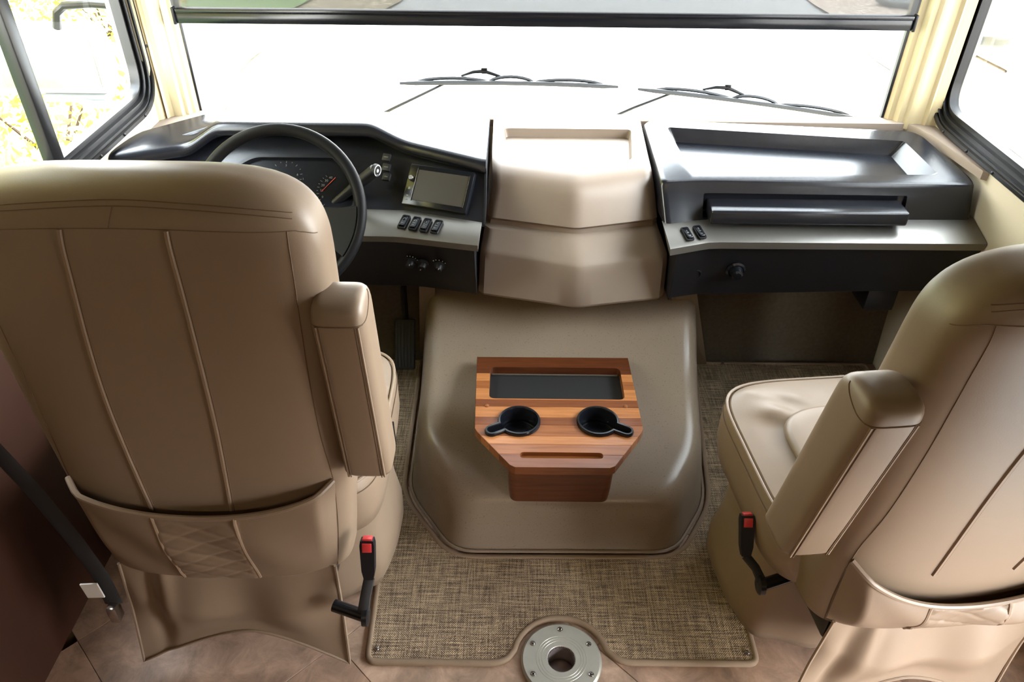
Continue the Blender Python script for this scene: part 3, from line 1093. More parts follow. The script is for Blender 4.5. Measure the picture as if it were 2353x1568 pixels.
# double-height radio on the turned panel
FX = frame_mat((-0.384, 1.812, 0.68), (0.207, -0.063, 0), (-0.011, 0.138, 0.125))
rad = MB().box(-0.012, 0.166, 0.022, 0.134, -0.012, 0.010, 0.003, 2, X=FX).build('radio', 'gloss_black', dd)
MB().box(0.014, 0.155, 0.036, 0.120, 0.0095, 0.0112, 0.001, 1, X=FX).build('screen', 'screen', rad, label='matt grey radio screen')
for u in (0.0115, 0.1555):
    MB().box(u, u + 0.0013, 0.034, 0.122, 0.0095, 0.0123, X=FX).build('screen_edge', 'bright_steel', rad, smooth=0)
MB().lathe([(0.0075, 0.009), (0.0075, 0.016), (0.006, 0.0185)], 20, FX @ Matrix.Translation((-0.0005, 0.094, 0))).build('volume_knob', 'bright_steel', rad, label='bright round volume knob')
mb = MB()
mb.box(-0.003, 0.003, 0.063, 0.070, 0.0098, 0.0112, 0.0008, 1, X=FX)
mb.box(-0.003, 0.003, 0.045, 0.048, 0.0098, 0.0108, X=FX)
mb.box(-0.003, 0.003, 0.034, 0.036, 0.0098, 0.0108, X=FX)
mb.build('side_button', 'grey_print', rad)
for k, (u, v, wd) in enumerate(((-0.076, 0.134, .012), (-0.069, 0.107, .012), (-0.062, 0.081, .009))):
    mb = MB().box(u - 0.011, u + 0.011, v - 0.010, v + 0.010, 0.022, 0.031, 0.002, X=FX)
    mb.mi = 1
    mb.box(u - wd / 2, u + wd / 2, v - 0.0012, v + 0.0012, 0.0305, 0.0314, X=FX)
    mb.build('push_button', ('black_plastic', 'dim_print'), dd)

# heater controls on the lower panel
LX = frame_mat((-0.40, 1.742, 0.633), (0.214, -0.045, 0), (-0.035, -0.07, 0.183))
for k, (u, v, pa) in enumerate(((0.025, -0.073, 70), (0.059, -0.076, 235), (0.103, -0.075, 60))):
    mb = MB().lathe([(0.0155, 0), (0.0155, 0.004), (0.011, 0.006), (0.0105, 0.017), (0.009, 0.019)], 24, LX @ Matrix.Translation((u, v, 0)))
    mb.mi = 1
    a = R(pa)
    mb.box(0.004, 0.010, -0.0011, 0.0011, 0.0185, 0.0197, X=LX @ Matrix.Translation((u, v, 0)) @ Matrix.Rotation(a, 4, 'Z'))
    if k != 1:
        for t in range(5):
            aa = R(30 + t * 26 if k == 2 else 20 + t * 22)
            mb.box(0.019, 0.0215, -0.0008, 0.0008, 0.0, 0.0012, X=LX @ Matrix.Translation((u, v, 0)) @ Matrix.Rotation(aa, 4, 'Z'))
    mb.build('heater_knob', ('black_plastic', 'white_print'), dd)

# steering column with its lever
sc_o = thing('steering_column', 'black steering column with shift lever right of the wheel', 'steering column', (-0.665, 1.86, 0.62))
MB().tube([(-0.665, 1.70, 0.728), (-0.665, 1.80, 0.657), (-0.665, 1.97, 0.535)], [0.046, 0.055, 0.058], 20).build('column_housing', 'black_plastic', sc_o)
lev = MB().tube([(-0.62, 1.815, 0.655), (-0.575, 1.84, 0.69), (-0.53, 1.845, 0.725), (-0.495, 1.838, 0.755), (-0.452, 1.828, 0.792)],
                [0.010, 0.010, 0.012, 0.0165, 0.0165], 14).build('shift_lever', 'black_plastic', sc_o)
axis = Vector((0.62, -0.32, 0.53)).normalized()
EX = frame_mat((-0.450, 1.826, 0.793), axis.cross(Vector((0, 0, 1))), Vector((0, 0, 1)))
if (EX.to_3x3() @ Vector((0, 0, 1))).dot(axis) < 0:
    EX = EX @ Matrix.Rotation(math.pi, 4, 'X')
MB().lathe([(0.0165, -0.004), (0.0165, 0.003), (0.014, 0.005)], 24, EX).build('lever_end', 'black_plastic', lev)
mb = MB()
mb.tube([EX @ Vector((0.0135 * math.cos(k * math.pi / 16), 0.0135 * math.sin(k * math.pi / 16), 0.0055)) for k in range(32)], 0.0013, 6, closed=True)
mb.lathe([(0.0045, 0.004), (0.0045, 0.0062)], 12, EX)
mb.build('lever_end_ring', 'white_print', lev, label='pale ring on the lever end')
mb = MB().box(-0.011, 0.011, -0.0022, 0.0022, -0.0005, 0.0006, X=frame_mat((-0.478, 1.8195, 0.776), (0.62, -0.15, 0.53), (-0.5, 0.2, 0.6)))
mb.build('lever_print', 'dim_print', lev, smooth=0)

# steering wheel
SWC = Vector((-0.665, 1.672, 0.752))
SWX = frame_mat(SWC, (1, 0, 0), (0, 0.58, 0.81))
sw = thing('steering_wheel', 'black steering wheel half hidden behind the driver seat', 'steering wheel', tuple(SWC))
NR = 72
mb = MB()
mb.tube([(0.198 * math.cos(2 * math.pi * k / NR), 0.198 * math.sin(2 * math.pi * k / NR), 0.0) for k in range(NR)], 0.0145, 12, closed=True, X=SWX)
mb.build('rim', 'wheel_black', sw)
for a0, a1, b0, b1 in ((-34, 4, -55, 28), (176, 214, 152, 235)):
    def spoke(u, v, a0=a0, a1=a1, b0=b0, b1=b1):
        a = R(lerp(lerp(b0, a0, v ** 0.6), lerp(b1, a1, v ** 0.6), u))
        r = lerp(0.055, 0.192, v)
        waist = 1 - 0.25 * math.sin(math.pi * v)
        am = R((a0 + a1) / 2)
        a = am + (a - am) * waist
        return (r * math.cos(a), r * math.sin(a), lerp(-0.022, 0.004, v))
    MB().grid(10, 10, spoke, X=SWX, thick=0.012).build('spoke', 'wheel_black', sw)
MB().loft([[(x, y, z) for x, y, _ in superellipse(0, -0.01, a, b, 3, 36, 0)] for a, b, z in
           ((0.07, 0.06, -0.045), (0.078, 0.068, -0.03), (0.076, 0.066, -0.008), (0.062, 0.052, 0.003))], X=SWX).build('hub', 'wheel_black', sw)

# pedals in the driver's footwell
for x, y, lab, nm in ((-0.44, 1.93, 'black ribbed accelerator pedal beside the engine cover', 'accelerator_pedal'),
                      (-0.56, 1.90, 'black brake pedal under the steering column', 'brake_pedal')):
    p = thing(nm, lab, 'pedal', (x, y, 0.06))
    PX_ = frame_mat((x, y, 0.09), (1, 0, 0), (0, 0.55, 0.83))
    hw = 0.032 if 'acc' in nm else 0.045
    MB().box(-hw, hw, -0.02, 0.14 if 'acc' in nm else 0.05, -0.008, 0.004, 0.004, X=PX_).build('pad', 'rubber', p)
    for k in range(6):
        MB().box(-hw * 0.8 + k * hw * 0.32 - 0.002, -hw * 0.8 + k * hw * 0.32 + 0.002, -0.012, 0.13 if 'acc' in nm else 0.042, 0.003, 0.0065, X=PX_).build('rib', 'rubber', p)
    MB().tube([PX_ @ Vector((0, 0.04, -0.006)), (x, y + 0.09, 0.17), (x, y + 0.10, 0.32), (x, 2.06, 0.42)], 0.009, 8).build('pedal_arm', 'black_frame', p)

# ---- centre cover
cc = thing('center_dash_cover', 'beige stepped dash cover with pointed front above the engine cover', 'dash cover', (0.063, 2.0, 0.43))


def vee(l, a, r, xl, xa, xr, x):
    """prow line through left, apex and right with a softened apex"""
    w = 0.014
    return sum(pl([xl, xa, xr], [l, a, r], min(max(x + w * k / 4, xl), xr)) for k in range(-4, 5)) / 9


LV = [  # z, (xl, xa, xr), (yl, ya, yr)
    (0.770, (-0.160, 0.063, 0.266), (2.00, 1.95, 2.00)),
    (0.760, (-0.159, 0.063, 0.268), (1.952, 1.893, 1.954)),
    (0.750, (-0.158, 0.063, 0.271), (1.926, 1.862, 1.932)),
    (0.738, (-0.157, 0.063, 0.273), (1.910, 1.844, 1.917)),
    (0.722, (-0.156, 0.063, 0.277), (1.902, 1.833, 1.909)),
    (0.700, (-0.160, 0.064, 0.281), (1.895, 1.827, 1.899)),
    (0.642, (-0.172, 0.067, 0.290), (1.872, 1.811, 1.872)),
    (0.636, (-0.173, 0.067, 0.291), (1.877, 1.817, 1.877)),
    (0.630, (-0.174, 0.067, 0.292), (1.885, 1.826, 1.885)),
    (0.616, (-0.176, 0.068, 0.294), (1.886, 1.827, 1.886)),
    (0.611, (-0.177, 0.068, 0.296), (1.868, 1.807, 1.867)),
    (0.567, (-0.186, 0.072, 0.316), (1.839, 1.761, 1.826)),
    (0.560, (-0.188, 0.073, 0.319), (1.834, 1.755, 1.821)),
    (0.554, (-0.189, 0.074, 0.320), (1.832, 1.752, 1.818)),
    (0.535, (-0.190, 0.074, 0.322), (1.829, 1.751, 1.815)),
    (0.440, (-0.195, 0.075, 0.321), (1.808, 1.743, 1.795)),
    (0.432, (-0.194, 0.075, 0.319), (1.812, 1.747, 1.799)),
    (0.428, (-0.190, 0.075, 0.315), (1.824, 1.760, 1.812)),
    (0.428, (-0.186, 0.075, 0.310), (2.05, 2.05, 2.05)),
]
NXC = 36


def cover_ring(z, X3, Y3):
    xl, xa, xr = X3
    out = []
    for k in range(NXC + 1):
        t = k / NXC
        x = lerp(xl, xr, t)
        y = vee(Y3[0], Y3[1], Y3[2], xl, xa, xr, x)
        e = min(x - xl, xr - x)              # rounded outer corners
        if e < 0.014:
            y += 0.014 - math.sqrt(max(0, 0.014 ** 2 - (0.014 - e) ** 2))
        out.append((x, y, z))
    return out


def with_back(ring, yb, zb):
    return [(ring[0][0], yb, zb)] + ring + [(ring[-1][0], yb, zb)]


up = MB()
up.loft([with_back(cover_ring(*l), 2.208, l[0] if l[0] < 0.75 else lerp(l[0], 0.80, (l[0] - 0.74) / 0.03)) for l in LV[8::-1]])
bmesh.ops.triangulate(up.bm, faces=[f for f in up.bm.faces if len(f.verts) > 6])
upo = up.build('upper_cover', 'beige_plastic', cc, smooth=32)
lo = MB()
lo.loft([with_back(cover_ring(*l), 2.05, l[0]) for l in LV[8:]], closed=False, cap0=False, cap1=False)
lo.build('lower_cover', 'beige_plastic', cc, smooth=32)
# shallow tray moulded into the top
def ztop(x, y):
    yf = vee(1.952, 1.893, 1.954, -0.159, 0.063, 0.274, x)
    return lerp(0.760, 0.80, max(0, min(1, (y - yf) / (2.208 - yf))))


tray = [(-0.122, 1.985), (0.063, 1.935), (0.220, 1.972), (0.234, 2.13), (-0.13, 2.13)]
tp = smooth_poly(tray, 0.012, 4)
cut(upo, [MB().loft([[(0.055 + (p[0] - 0.055) * 0.97, 2.04 + (p[1] - 2.04) * 0.96, ztop(*p) - 0.022) for p in tp],
                     [(p[0], p[1], ztop(*p) + 0.001) for p in tp], [(p[0], p[1], ztop(*p) + 0.05) for p in tp]])])

# ---- passenger side
pd = thing('passenger_dashboard', 'charcoal dashboard with recessed tray and grab bar facing the passenger', 'dashboard', (0.70, 2.0, 0.45))
pod_top = [(0.283, 1.860), (0.388, 1.872), (1.108, 1.862), (1.112, 1.90), (1.066, 2.125), (1.045, 2.150), (0.300, 2.204), (0.272, 2.180)]
pod_bot = [(0.297, 1.800), (0.415, 1.836), (1.120, 1.846), (1.120, 1.90), (1.066, 2.125), (1.045, 2.150), (0.300, 2.204), (0.272, 2.180)]
rt = [0.02, 0.06, 0.02, 0.03, 0.03, 0.03, 0.03, 0.03]
PT = smooth_poly(pod_top, rt, 5)
PB = smooth_poly(pod_bot, rt, 5)


def zp(y):
    return 0.753 + (y - 1.86) * 0.125


cxp, cyp = 0.70, 2.0


def inset(p, d):
    v = Vector((cxp - p[0], cyp - p[1]))
    sx = 1 - d / 0.41
    sy = 1 - d / 0.16
    return (cxp + (p[0] - cxp) * sx, cyp + (p[1] - cyp) * sy)


rings = [[(p[0], p[1], 0.655) for p in PB]]
for t in (0.35, 0.7):
    rings.append([(lerp(b[0], a[0], t), lerp(b[1], a[1], t), lerp(0.655, zp(a[1]) - 0.014, t)) for a, b in zip(PT, PB)])
rings.append([(p[0], p[1], zp(p[1]) - 0.014) for p in PT])
rings.append([inset(p, 0.0015) + (zp(p[1]) - 0.007,) for p in PT])
rings.append([inset(p, 0.005) + (zp(p[1]) - 0.002,) for p in PT])
rings.append([inset(p, 0.012) + (zp(p[1]),) for p in PT])
pod = MB().loft(rings).build('pod', 'dark_plastic', pd, smooth=40)
tr_top = smooth_poly([(0.372, 1.900), (1.030, 1.912), (0.998, 2.085), (0.340, 2.150)], 0.012, 4)
tr_bot = smooth_poly([(0.392, 1.912), (0.985, 1.925), (0.968, 2.078), (0.362, 2.140)], 0.012, 4)
cutter = MB().loft([[(p[0], p[1], zp(p[1]) - 0.038) for p in tr_bot], [(p[0], p[1], zp(p[1]) + 0.0005) for p in tr_top],
                    [(p[0], p[1], zp(p[1]) + 0.04) for p in tr_top]])
rec = MB().box(0.400, 0.935, 1.78, 1.874, 0.664, 0.722, 0.004)
cut(pod, [cutter, rec])
MB().box(0.410, 0.921, 1.790, 1.870, 0.668, 0.706, 0.006, 3).build('grab_bar', 'dark_plastic', pd)
ts2 = strip('trim_strip', [(0.292, 1.792, 0.660), (0.395, 1.826, 0.660), (0.418, 1.832, 0.660), (0.445, 1.834, 0.660), (1.128, 1.848, 0.660)],
            [(0.300, 1.716, 0.637), (0.385, 1.746, 0.637), (0.408, 1.753, 0.637), (0.435, 1.755, 0.637), (1.128, 1.760, 0.637)],
            [(0.303, 1.721, 0.614), (0.388, 1.751, 0.614), (0.411, 1.758, 0.614), (0.438, 1.760, 0.614), (1.128, 1.764, 0.614)], pd)
PX2 = frame_mat((0.292, 1.794, 0.661), (0.126, 0.039, 0), (-0.008, 0.076, 0.023))
for k, u in enumerate((0.049, 0.084)):
    rocker(ts2, PX2 @ Matrix.Translation((u, -0.042, 0.0012)), 4 + k)
MB().loft([[(x, pl([0.30, 0.408, 1.128], [1.727, 1.763, 1.768], x), 0.616), (x, pl([0.30, 0.408, 1.128], [1.735, 1.771, 1.776], x), 0.600),
            (x, pl([0.30, 0.407, 0.91, 1.128], [1.757, 1.787, 1.812, 1.818], x), 0.456),
            (x, pl([0.30, 0.407, 0.91, 1.128], [1.767, 1.797, 1.822, 1.828], x), 0.449), (x, 2.10, 0.449)]
           for x in (0.327, 0.36, 0.395, 0.408, 0.43, 0.60, 0.91, 1.128)], closed=False, cap0=False, cap1=False).build('lower_panel', 'black_plastic', pd, smooth=30)
MB().prism([(2.10, 0.61), (1.738, 0.613), (1.765, 0.45), (2.10, 0.45)], 0.325, 0.329, X=YZ).build('end_panel', 'black_plastic', pd)
QX = frame_mat((0.41, 1.764, 0.613), (1, 0, 0), (0, -0.03, 0.163))
MB().lathe([(0.026, 0), (0.026, 0.004), (0.021, 0.008), (0.019, 0.006), (0.017, 0.012), (0.015, 0.024), (0.010, 0.028)], 28,
           QX @ Matrix.Translation((0.087, -0.073, 0))).build('round_knob', 'gloss_black', pd, label='glossy black round socket cap')
MB().lathe([(0.017, 0), (0.017, 0.003), (0.014, 0.0045), (0.013, 0.002)], 24, QX @ Matrix.Translation((-0.018, -0.089, 0))).build('lock_barrel', 'black_plastic', pd)
MB().box(0.905, 0.99, 1.835, 1.93, 0.375, 0.449, 0.004).build('under_dash_module', 'black_plastic', pd)

# ================================================================== ENGINE COVER
ec = thing('engine_cover', 'wide beige moulded engine cover on the floor between the seats', 'engine cover', (0.04, 1.66, 0.0))
base = smooth_poly([(-0.245, 1.260), (0.320, 1.264), (0.428, 1.435), (0.492, 2.055), (-0.385, 2.055), (-0.378, 1.460)],
                   [0.055, 0.055, 0.06, 0.005, 0.005, 0.06], 8)
# resample evenly
def resample(poly, n):
    L_ = [0]
    for i in range(len(poly)):
        a, b = poly[i], poly[(i + 1) % len(poly)]
        L_.append(L_[-1] + math.hypot(b[0] - a[0], b[1] - a[1]))
    out = []
    j = 0
    for k in range(n):
        s = L_[-1] * k / n
        while L_[j + 1] < s:
            j += 1
        t = (s - L_[j]) / (L_[j + 1] - L_[j] + 1e-9)
        a, b = poly[j], poly[(j + 1) % len(poly)]
        out.append((lerp(a[0], b[0], t), lerp(a[1], b[1], t)))
    return out


BP = resample(base, 120)


def h_cover(y):
    return spl([1.25, 1.30, 1.42, 1.70, 1.80, 1.90, 2.06], [0.160, 0.170, 0.196, 0.262, 0.325, 0.385, 0.420], y, 0.05)


ecx = 0.043


def in_ring(d, f, crown=0.0):
    """inset towards the spine; the far end stays under the dash"""
    out = []
    for x, y in BP:
        kx = 1 - d / 0.40
        ky = 1 - d / 0.40
        X_ = ecx + (x - ecx) * kx
        Y_ = 2.05 + (y - 2.05) * ky * (1.0) - (0.0)
        Y_ = 2.05 + (y - 2.05) * (1 - d / 0.79)
        out.append((X_, Y_, f * h_cover(Y_) + crown))
    return out


rings = [in_ring(0, 0.0), in_ring(0.002, 0.03), in_ring(0.014, 0.50), in_ring(0.022, 0.76), in_ring(0.030, 0.88), in_ring(0.041, 0.955), in_ring(0.054, 0.99), in_ring(0.07, 1.0)]
for d in (0.11, 0.16, 0.22, 0.28, 0.34, 0.37, 0.39):
    rings.append(in_ring(d, 1.0))
shell = MB().loft(rings)
bmesh.ops.triangulate(shell.bm, faces=[f for f in shell.bm.faces if len(f.verts) > 4])
shell.build('cover_shell', 'cover_beige', ec, smooth=50)
MB().tube([(p[0], p[1], 0.012) for p in BP if p[1] < 2.04][0:0] or [(p[0] * 1.004, p[1] - 0.002, 0.011) for p in BP], 0.0045, 6, closed=True).build('edge_bead', 'cover_beige', ec)
MB().raw([(-0.366, 1.86, 0.445), (-0.321, 1.86, 0.445), (-0.362, 2.045, 0.03), (-0.408, 2.045, 0.03),
          (-0.366, 1.872, 0.447), (-0.321, 1.872, 0.447), (-0.362, 2.057, 0.03), (-0.408, 2.057, 0.03)],
         [(0, 1, 2, 3), (7, 6, 5, 4), (0, 3, 7, 4), (1, 5, 6, 2), (0, 4, 5, 1), (2, 6, 7, 3)]).build('side_flange', 'cover_beige', ec, smooth=0)
MB().raw([(0.345, 1.85, 0.445), (0.420, 1.862, 0.445), (0.558, 2.045, 0.004), (0.470, 2.045, 0.004),
          (0.345, 1.862, 0.447), (0.420, 1.874, 0.447), (0.558, 2.057, 0.004), (0.470, 2.057, 0.004)],
         [(0, 1, 2, 3), (7, 6, 5, 4), (0, 3, 7, 4), (1, 5, 6, 2), (0, 4, 5, 1), (2, 6, 7, 3)]).build('side_flange', 'cover_beige', ec, smooth=0)

# ================================================================== WOODEN CONSOLE
wc = thing('wooden_console', 'striped cherry wood console with cup holes on the engine cover', 'console', (0.018, 1.45, 0.16))
outline = [(-0.1965, 1.695), (-0.190, 1.405), (-0.183, 1.392), (-0.102, 1.281), (-0.090, 1.274), (0.133, 1.274), (0.146, 1.281),
           (0.222, 1.396), (0.228, 1.410), (0.223, 1.697)]
YB = [1.274, 1.317, 1.351, 1.380, 1.420, 1.448, 1.488, 1.516, 1.560, 1.591, 1.623, 1.697]
WM = ['wood_red', 'wood_mid', 'wood_light', 'wood_mid', 'wood_red', 'wood_light', 'wood_red', 'wood_light', 'wood_mid', 'wood_light', 'wood_dark']
CUPS = [(-0.080, 1.429, (-0.079, -0.043)), (0.117, 1.431, (0.080, -0.043))]


def cup_outline(cx, cy, d, Rr, w, Lg, N1=44, N2=10):
    a = math.atan2(d[1], d[0])
    dl = math.asin(w / Rr)
    pts = []
    for k in range(N1 + 1):
        t = a + dl + (2 * math.pi - 2 * dl) * k / N1
        pts.append((cx + Rr * math.cos(t), cy + Rr * math.sin(t)))
    ex, ey = cx + (Lg - w) * math.cos(a), cy + (Lg - w) * math.sin(a)
    for k in range(N2 + 1):
        t = a - math.pi / 2 + math.pi * k / N2
        pts.append((ex + w * math.cos(t), ey + w * math.sin(t)))
    return pts


tray_hole = rrect(0.0185, 1.5845, 0.354, 0.131, 0.017)
slot_poly = smooth_poly([(-0.078, 1.304), (0.120, 1.304), (0.120, 1.324), (-0.078, 1.324)], 0.010, 6)
ZT, ZB = 0.300, 0.276
for k in range(len(YB) - 1):
    y0, y1 = YB[k] + (0.00015 if k else 0), YB[k + 1] - (0.00015 if k < len(YB) - 2 else 0)
    p = clip(outline, -1, 1, y0, y1)
    ar = sum(p[i - 1][0] * p[i][1] - p[i][0] * p[i - 1][1] for i in range(len(p)))
    if ar < 0:
        p = p[::-1]
    o = MB().prism(p, ZB, ZT, 0.0006, 1).build('stave', WM[k], wc, smooth=0)
    cs = []
    if y1 > 1.515 and y0 < 1.655:
        cs.append(MB().prism(tray_hole, 0.2, 0.4))
    if y0 < 1.495 and y1 > 1.365:
        for cx_, cy_, d_ in CUPS:
            cs.append(MB().prism(cup_outline(cx_, cy_, d_, 0.0475, 0.0120, 0.0885), 0.2, 0.4))
    if y0 < 1.324:
        cs.append(MB().prism(slot_poly, 0.288, 0.4))
    if cs:
        cut(o, cs)
    split_islands(o)
# box under the top, its foot following the cover
bx = smooth_poly([(-0.108, 1.284), (0.147, 1.284), (0.150, 1.66), (-0.111, 1.66)], [0.022, 0.022, 0.01, 0.01], 6)
cbx = MB().loft([[(0.018 + (x - 0.018) * 0.955, y + 0.004, h_cover(y) - 0.0005) for x, y in bx],
                 [(0.018 + (x - 0.018) * 0.975, y + 0.001, 0.20 if y < 1.4 else 0.27) for x, y in bx],
                 [(x, y, 0.2765) for x, y in bx]])
cbo = cbx.build('console_box', 'wood_dark', wc, smooth=30)
cut(cbo, [MB().prism(rrect(0.0185, 1.5845, 0.354, 0.131, 0.017), 0.268, 0.5)]
    + [MB().prism(cup_outline(cx_, cy_, d_, 0.0475, 0.0120, 0.0885), 0.2, 0.4) for cx_, cy_, d_ in CUPS])
MB().loft([[(p[0], p[1], 0.2755) for p in rrect(0.0185, 1.5845, 0.36, 0.137, 0.018)], [(p[0], p[1], 0.2695) for p in rrect(0.0185, 1.5845, 0.36, 0.137, 0.018)]]).build(
    'tray_liner', 'rubber', wc, label='black rubber tray liner')
MB().box(-0.155, 0.190, 1.642, 1.6455, 0.2755, 0.2815, 0.001, 1).build('liner_lip', 'silver', wc)
for x, y in ((-0.163, 1.490), (0.193, 1.492)):
    MB().lathe([(0.006, 0.2995), (0.0055, 0.302), (0.003, 0.3035)], 14, Matrix.Translation((x, y, 0))).build('wood_plug', 'wood_mid', wc)
# cup holders dropped into the top
for k, (cx_, cy_, d_) in enumerate(CUPS):
    ch = thing('cup_holder', ('black cup holder with side notch on driver side of wooden console',
                              'black cup holder with side notch on passenger side of wooden console')[k], 'cup holder',
               (cx_, cy_, 0.30), group='cup holders in the wooden console')
    o1 = cup_outline(cx_, cy_, d_, 0.0535, 0.0175, 0.0945)
    o2 = cup_outline(cx_, cy_, d_, 0.0515, 0.0158, 0.0928)
    o3 = cup_outline(cx_, cy_, d_, 0.0475, 0.0118, 0.0885)
    o4 = cup_outline(cx_, cy_, d_, 0.0450, 0.0095, 0.0862)
    MB().loft([[p + (0.3002,) for p in o1], [p + (0.306,) for p in o1], [p + (0.3095,) for p in o2], [p + (0.3095,) for p in o3],
               [p + (0.306,) for p in o4], [p + (0.262,) for p in o4]], False, True).build('rim', 'gloss_black', ch, smooth=45)
    MB().lathe([(0.0445, 0.2625), (0.042, 0.231), (0.036, 0.229)], 32, Matrix.Translation((cx_, cy_, 0)), False, True).build('cup', 'gloss_black', ch) if False else None
    MB().lathe([(0.041, 0.2625), (0.041, 0.2665), (0.038, 0.2665), (0.037, 0.2635)], 36, Matrix.Translation((cx_, cy_, 0)), False, True).build('cup_floor', 'gloss_black', ch)

# ================================================================== FLOOR MAT, TABLE PLATE
fm = thing('floor_mat', 'woven tan floor mat wrapped around the engine cover', 'mat', (0.02, 1.1, 0.0))
px, py = PLATE
arc = []
for k in range(15):
    a = R(lerp(168, 12, k / 14))
    arc.append((px + 0.104 * math.cos(a), py + 0.104 * math.sin(a)))
mp = [(-0.420, 0.952), (-0.128, 0.952), (-0.100, 0.962)] + arc + [(0.140, 0.966), (0.165, 0.957), (0.462, 0.957), (0.462, 1.30), (0.50, 1.335), (1.10, 1.335), (1.10, 2.058), (0.512, 2.058),
     (0.440, 1.430), (0.330, 1.252), (-0.252, 1.248), (-0.392, 1.455), (-0.402, 2.05), (-1.10, 2.05), (-1.10, 1.305), (-0.432, 1.305)]
rad_ = [0.025, 0.02, 0.02] + [0.0] * 15 + [0.02, 0.02, 0.025, 0.03, 0.03, 0.02, 0.02, 0.005, 0.06, 0.06, 0.06, 0.06, 0.005, 0.02, 0.02, 0.03]
mpoly = smooth_poly(mp, rad_, 5)
b = bmesh.new()
tris = tessellate_polygon([[Vector((p[0], p[1], 0)) for p in mpoly]])
lo_v = [b.verts.new((p[0], p[1], 0.0005)) for p in mpoly]
hi_v = [b.verts.new((p[0], p[1], 0.009)) for p in mpoly]
for t in tris:
    try:
        b.faces.new([hi_v[i] for i in t])
        b.faces.new([lo_v[i] for i in t][::-1])
    except ValueError:
        pass
for i in range(len(mpoly)):
    j = (i + 1) % len(mpoly)
    b.faces.new((lo_v[i], lo_v[j], hi_v[j], hi_v[i]))
bmesh.ops.recalc_face_normals(b, faces=list(b.faces))
MB().merge(b).build('woven_field', 'weave', fm, smooth=0)
# bound edge: a flat tape round the whole outline
pth = []
nm_ = len(mpoly)
area2 = sum(mpoly[i - 1][0] * mpoly[i][1] - mpoly[i][0] * mpoly[i - 1][1] for i in range(nm_))
for i in range(nm_):
    a, c = mpoly[i - 1], mpoly[(i + 1) % nm_]
    t = Vector((c[0] - a[0], c[1] - a[1])).normalized()
    s = 1 if area2 > 0 else -1
    pth.append(((mpoly[i][0], mpoly[i][1], 0), (-t.y * s, t.x * s, 0), (0, 0, 1)))
MB().sweep_closed(pth, [(-0.002, 0.0005), (-0.003, 0.006), (-0.001, 0.0105), (0.006, 0.0115), (0.010, 0.0105), (0.011, 0.0085)]).build('binding', 'binding', fm, smooth=60)
for x, y in ((-0.398, 0.985), (-0.400, 1.278), (0.440, 0.985), (0.61, 2.045)):
    MB().lathe([(0.0062, 0.0085), (0.0062, 0.011), (0.0045, 0.0135), (0.0018, 0.0145)], 16, Matrix.Translation((x, y, 0))).build('snap_stud', 'bright_steel', fm)

tp_ = thing('table_base_plate', 'round metal table socket plate screwed to the floor', 'floor plate', (px, py, 0.0))
PXm = Matrix.Translation((px, py, 0))
mb = MB()
prof = [(0.0315, 0.0005), (0.0905, 0.0005), (0.0915, 0.004), (0.0905, 0.0085), (0.086, 0.0125), (0.0325, 0.0125), (0.0312, 0.0115)]
mb.lathe(prof + [prof[0]], 64, PXm, False, False)
mb.build('flange', 'steel', tp_, smooth=35)
mb = MB()
for r_ in (0.044, 0.050, 0.056):
    mb.tube([(px + r_ * math.cos(2 * math.pi * k / 64), py + r_ * math.sin(2 * math.pi * k / 64), 0.0124) for k in range(64)], 0.0005, 4, closed=True)
mb.build('lathe_ring', 'steel', tp_)
MB().lathe([(0.0312, 0.0115), (0.0305, -0.045)], 48, PXm, False, False).build('socket', 'socket_steel', tp_)
mb = MB()
for k in range(48):
    a = 2 * math.pi * k / 48
    mb.box(0.0298, 0.0313, -0.0006, 0.0006, 0.004, 0.0105, X=PXm @ Matrix.Rotation(a, 4, 'Z'))
mb.build('knurl', 'socket_steel', tp_, smooth=0, kind='stuff')
MB().lathe([(0.0305, -0.040), (0.025, -0.036), (0.015, -0.032), (0.004, -0.030)], 40, PXm, False, True).build('socket_floor', 'socket_steel', tp_)
for k in range(6):
    a = R(90 + 60 * k)
    x, y = px + 0.0735 * math.cos(a), py + 0.0735 * math.sin(a)
    X = Matrix.Translation((x, y, 0)) @ Matrix.Rotation(0.4 + k, 4, 'Z')
    mb = MB().lathe([(0.0066, 0.0115), (0.0063, 0.0135), (0.0045, 0.0149), (0.002, 0.0154)], 18, X)
    mb.mi = 1
    mb.box(-0.0036, 0.0036, -0.0007, 0.0007, 0.0140, 0.0157, X=X)
    mb.box(-0.0007, 0.0007, -0.0036, 0.0036, 0.0140, 0.0157, X=X)
    mb.build('screw', ('bright_steel', 'black_plastic'), tp_)


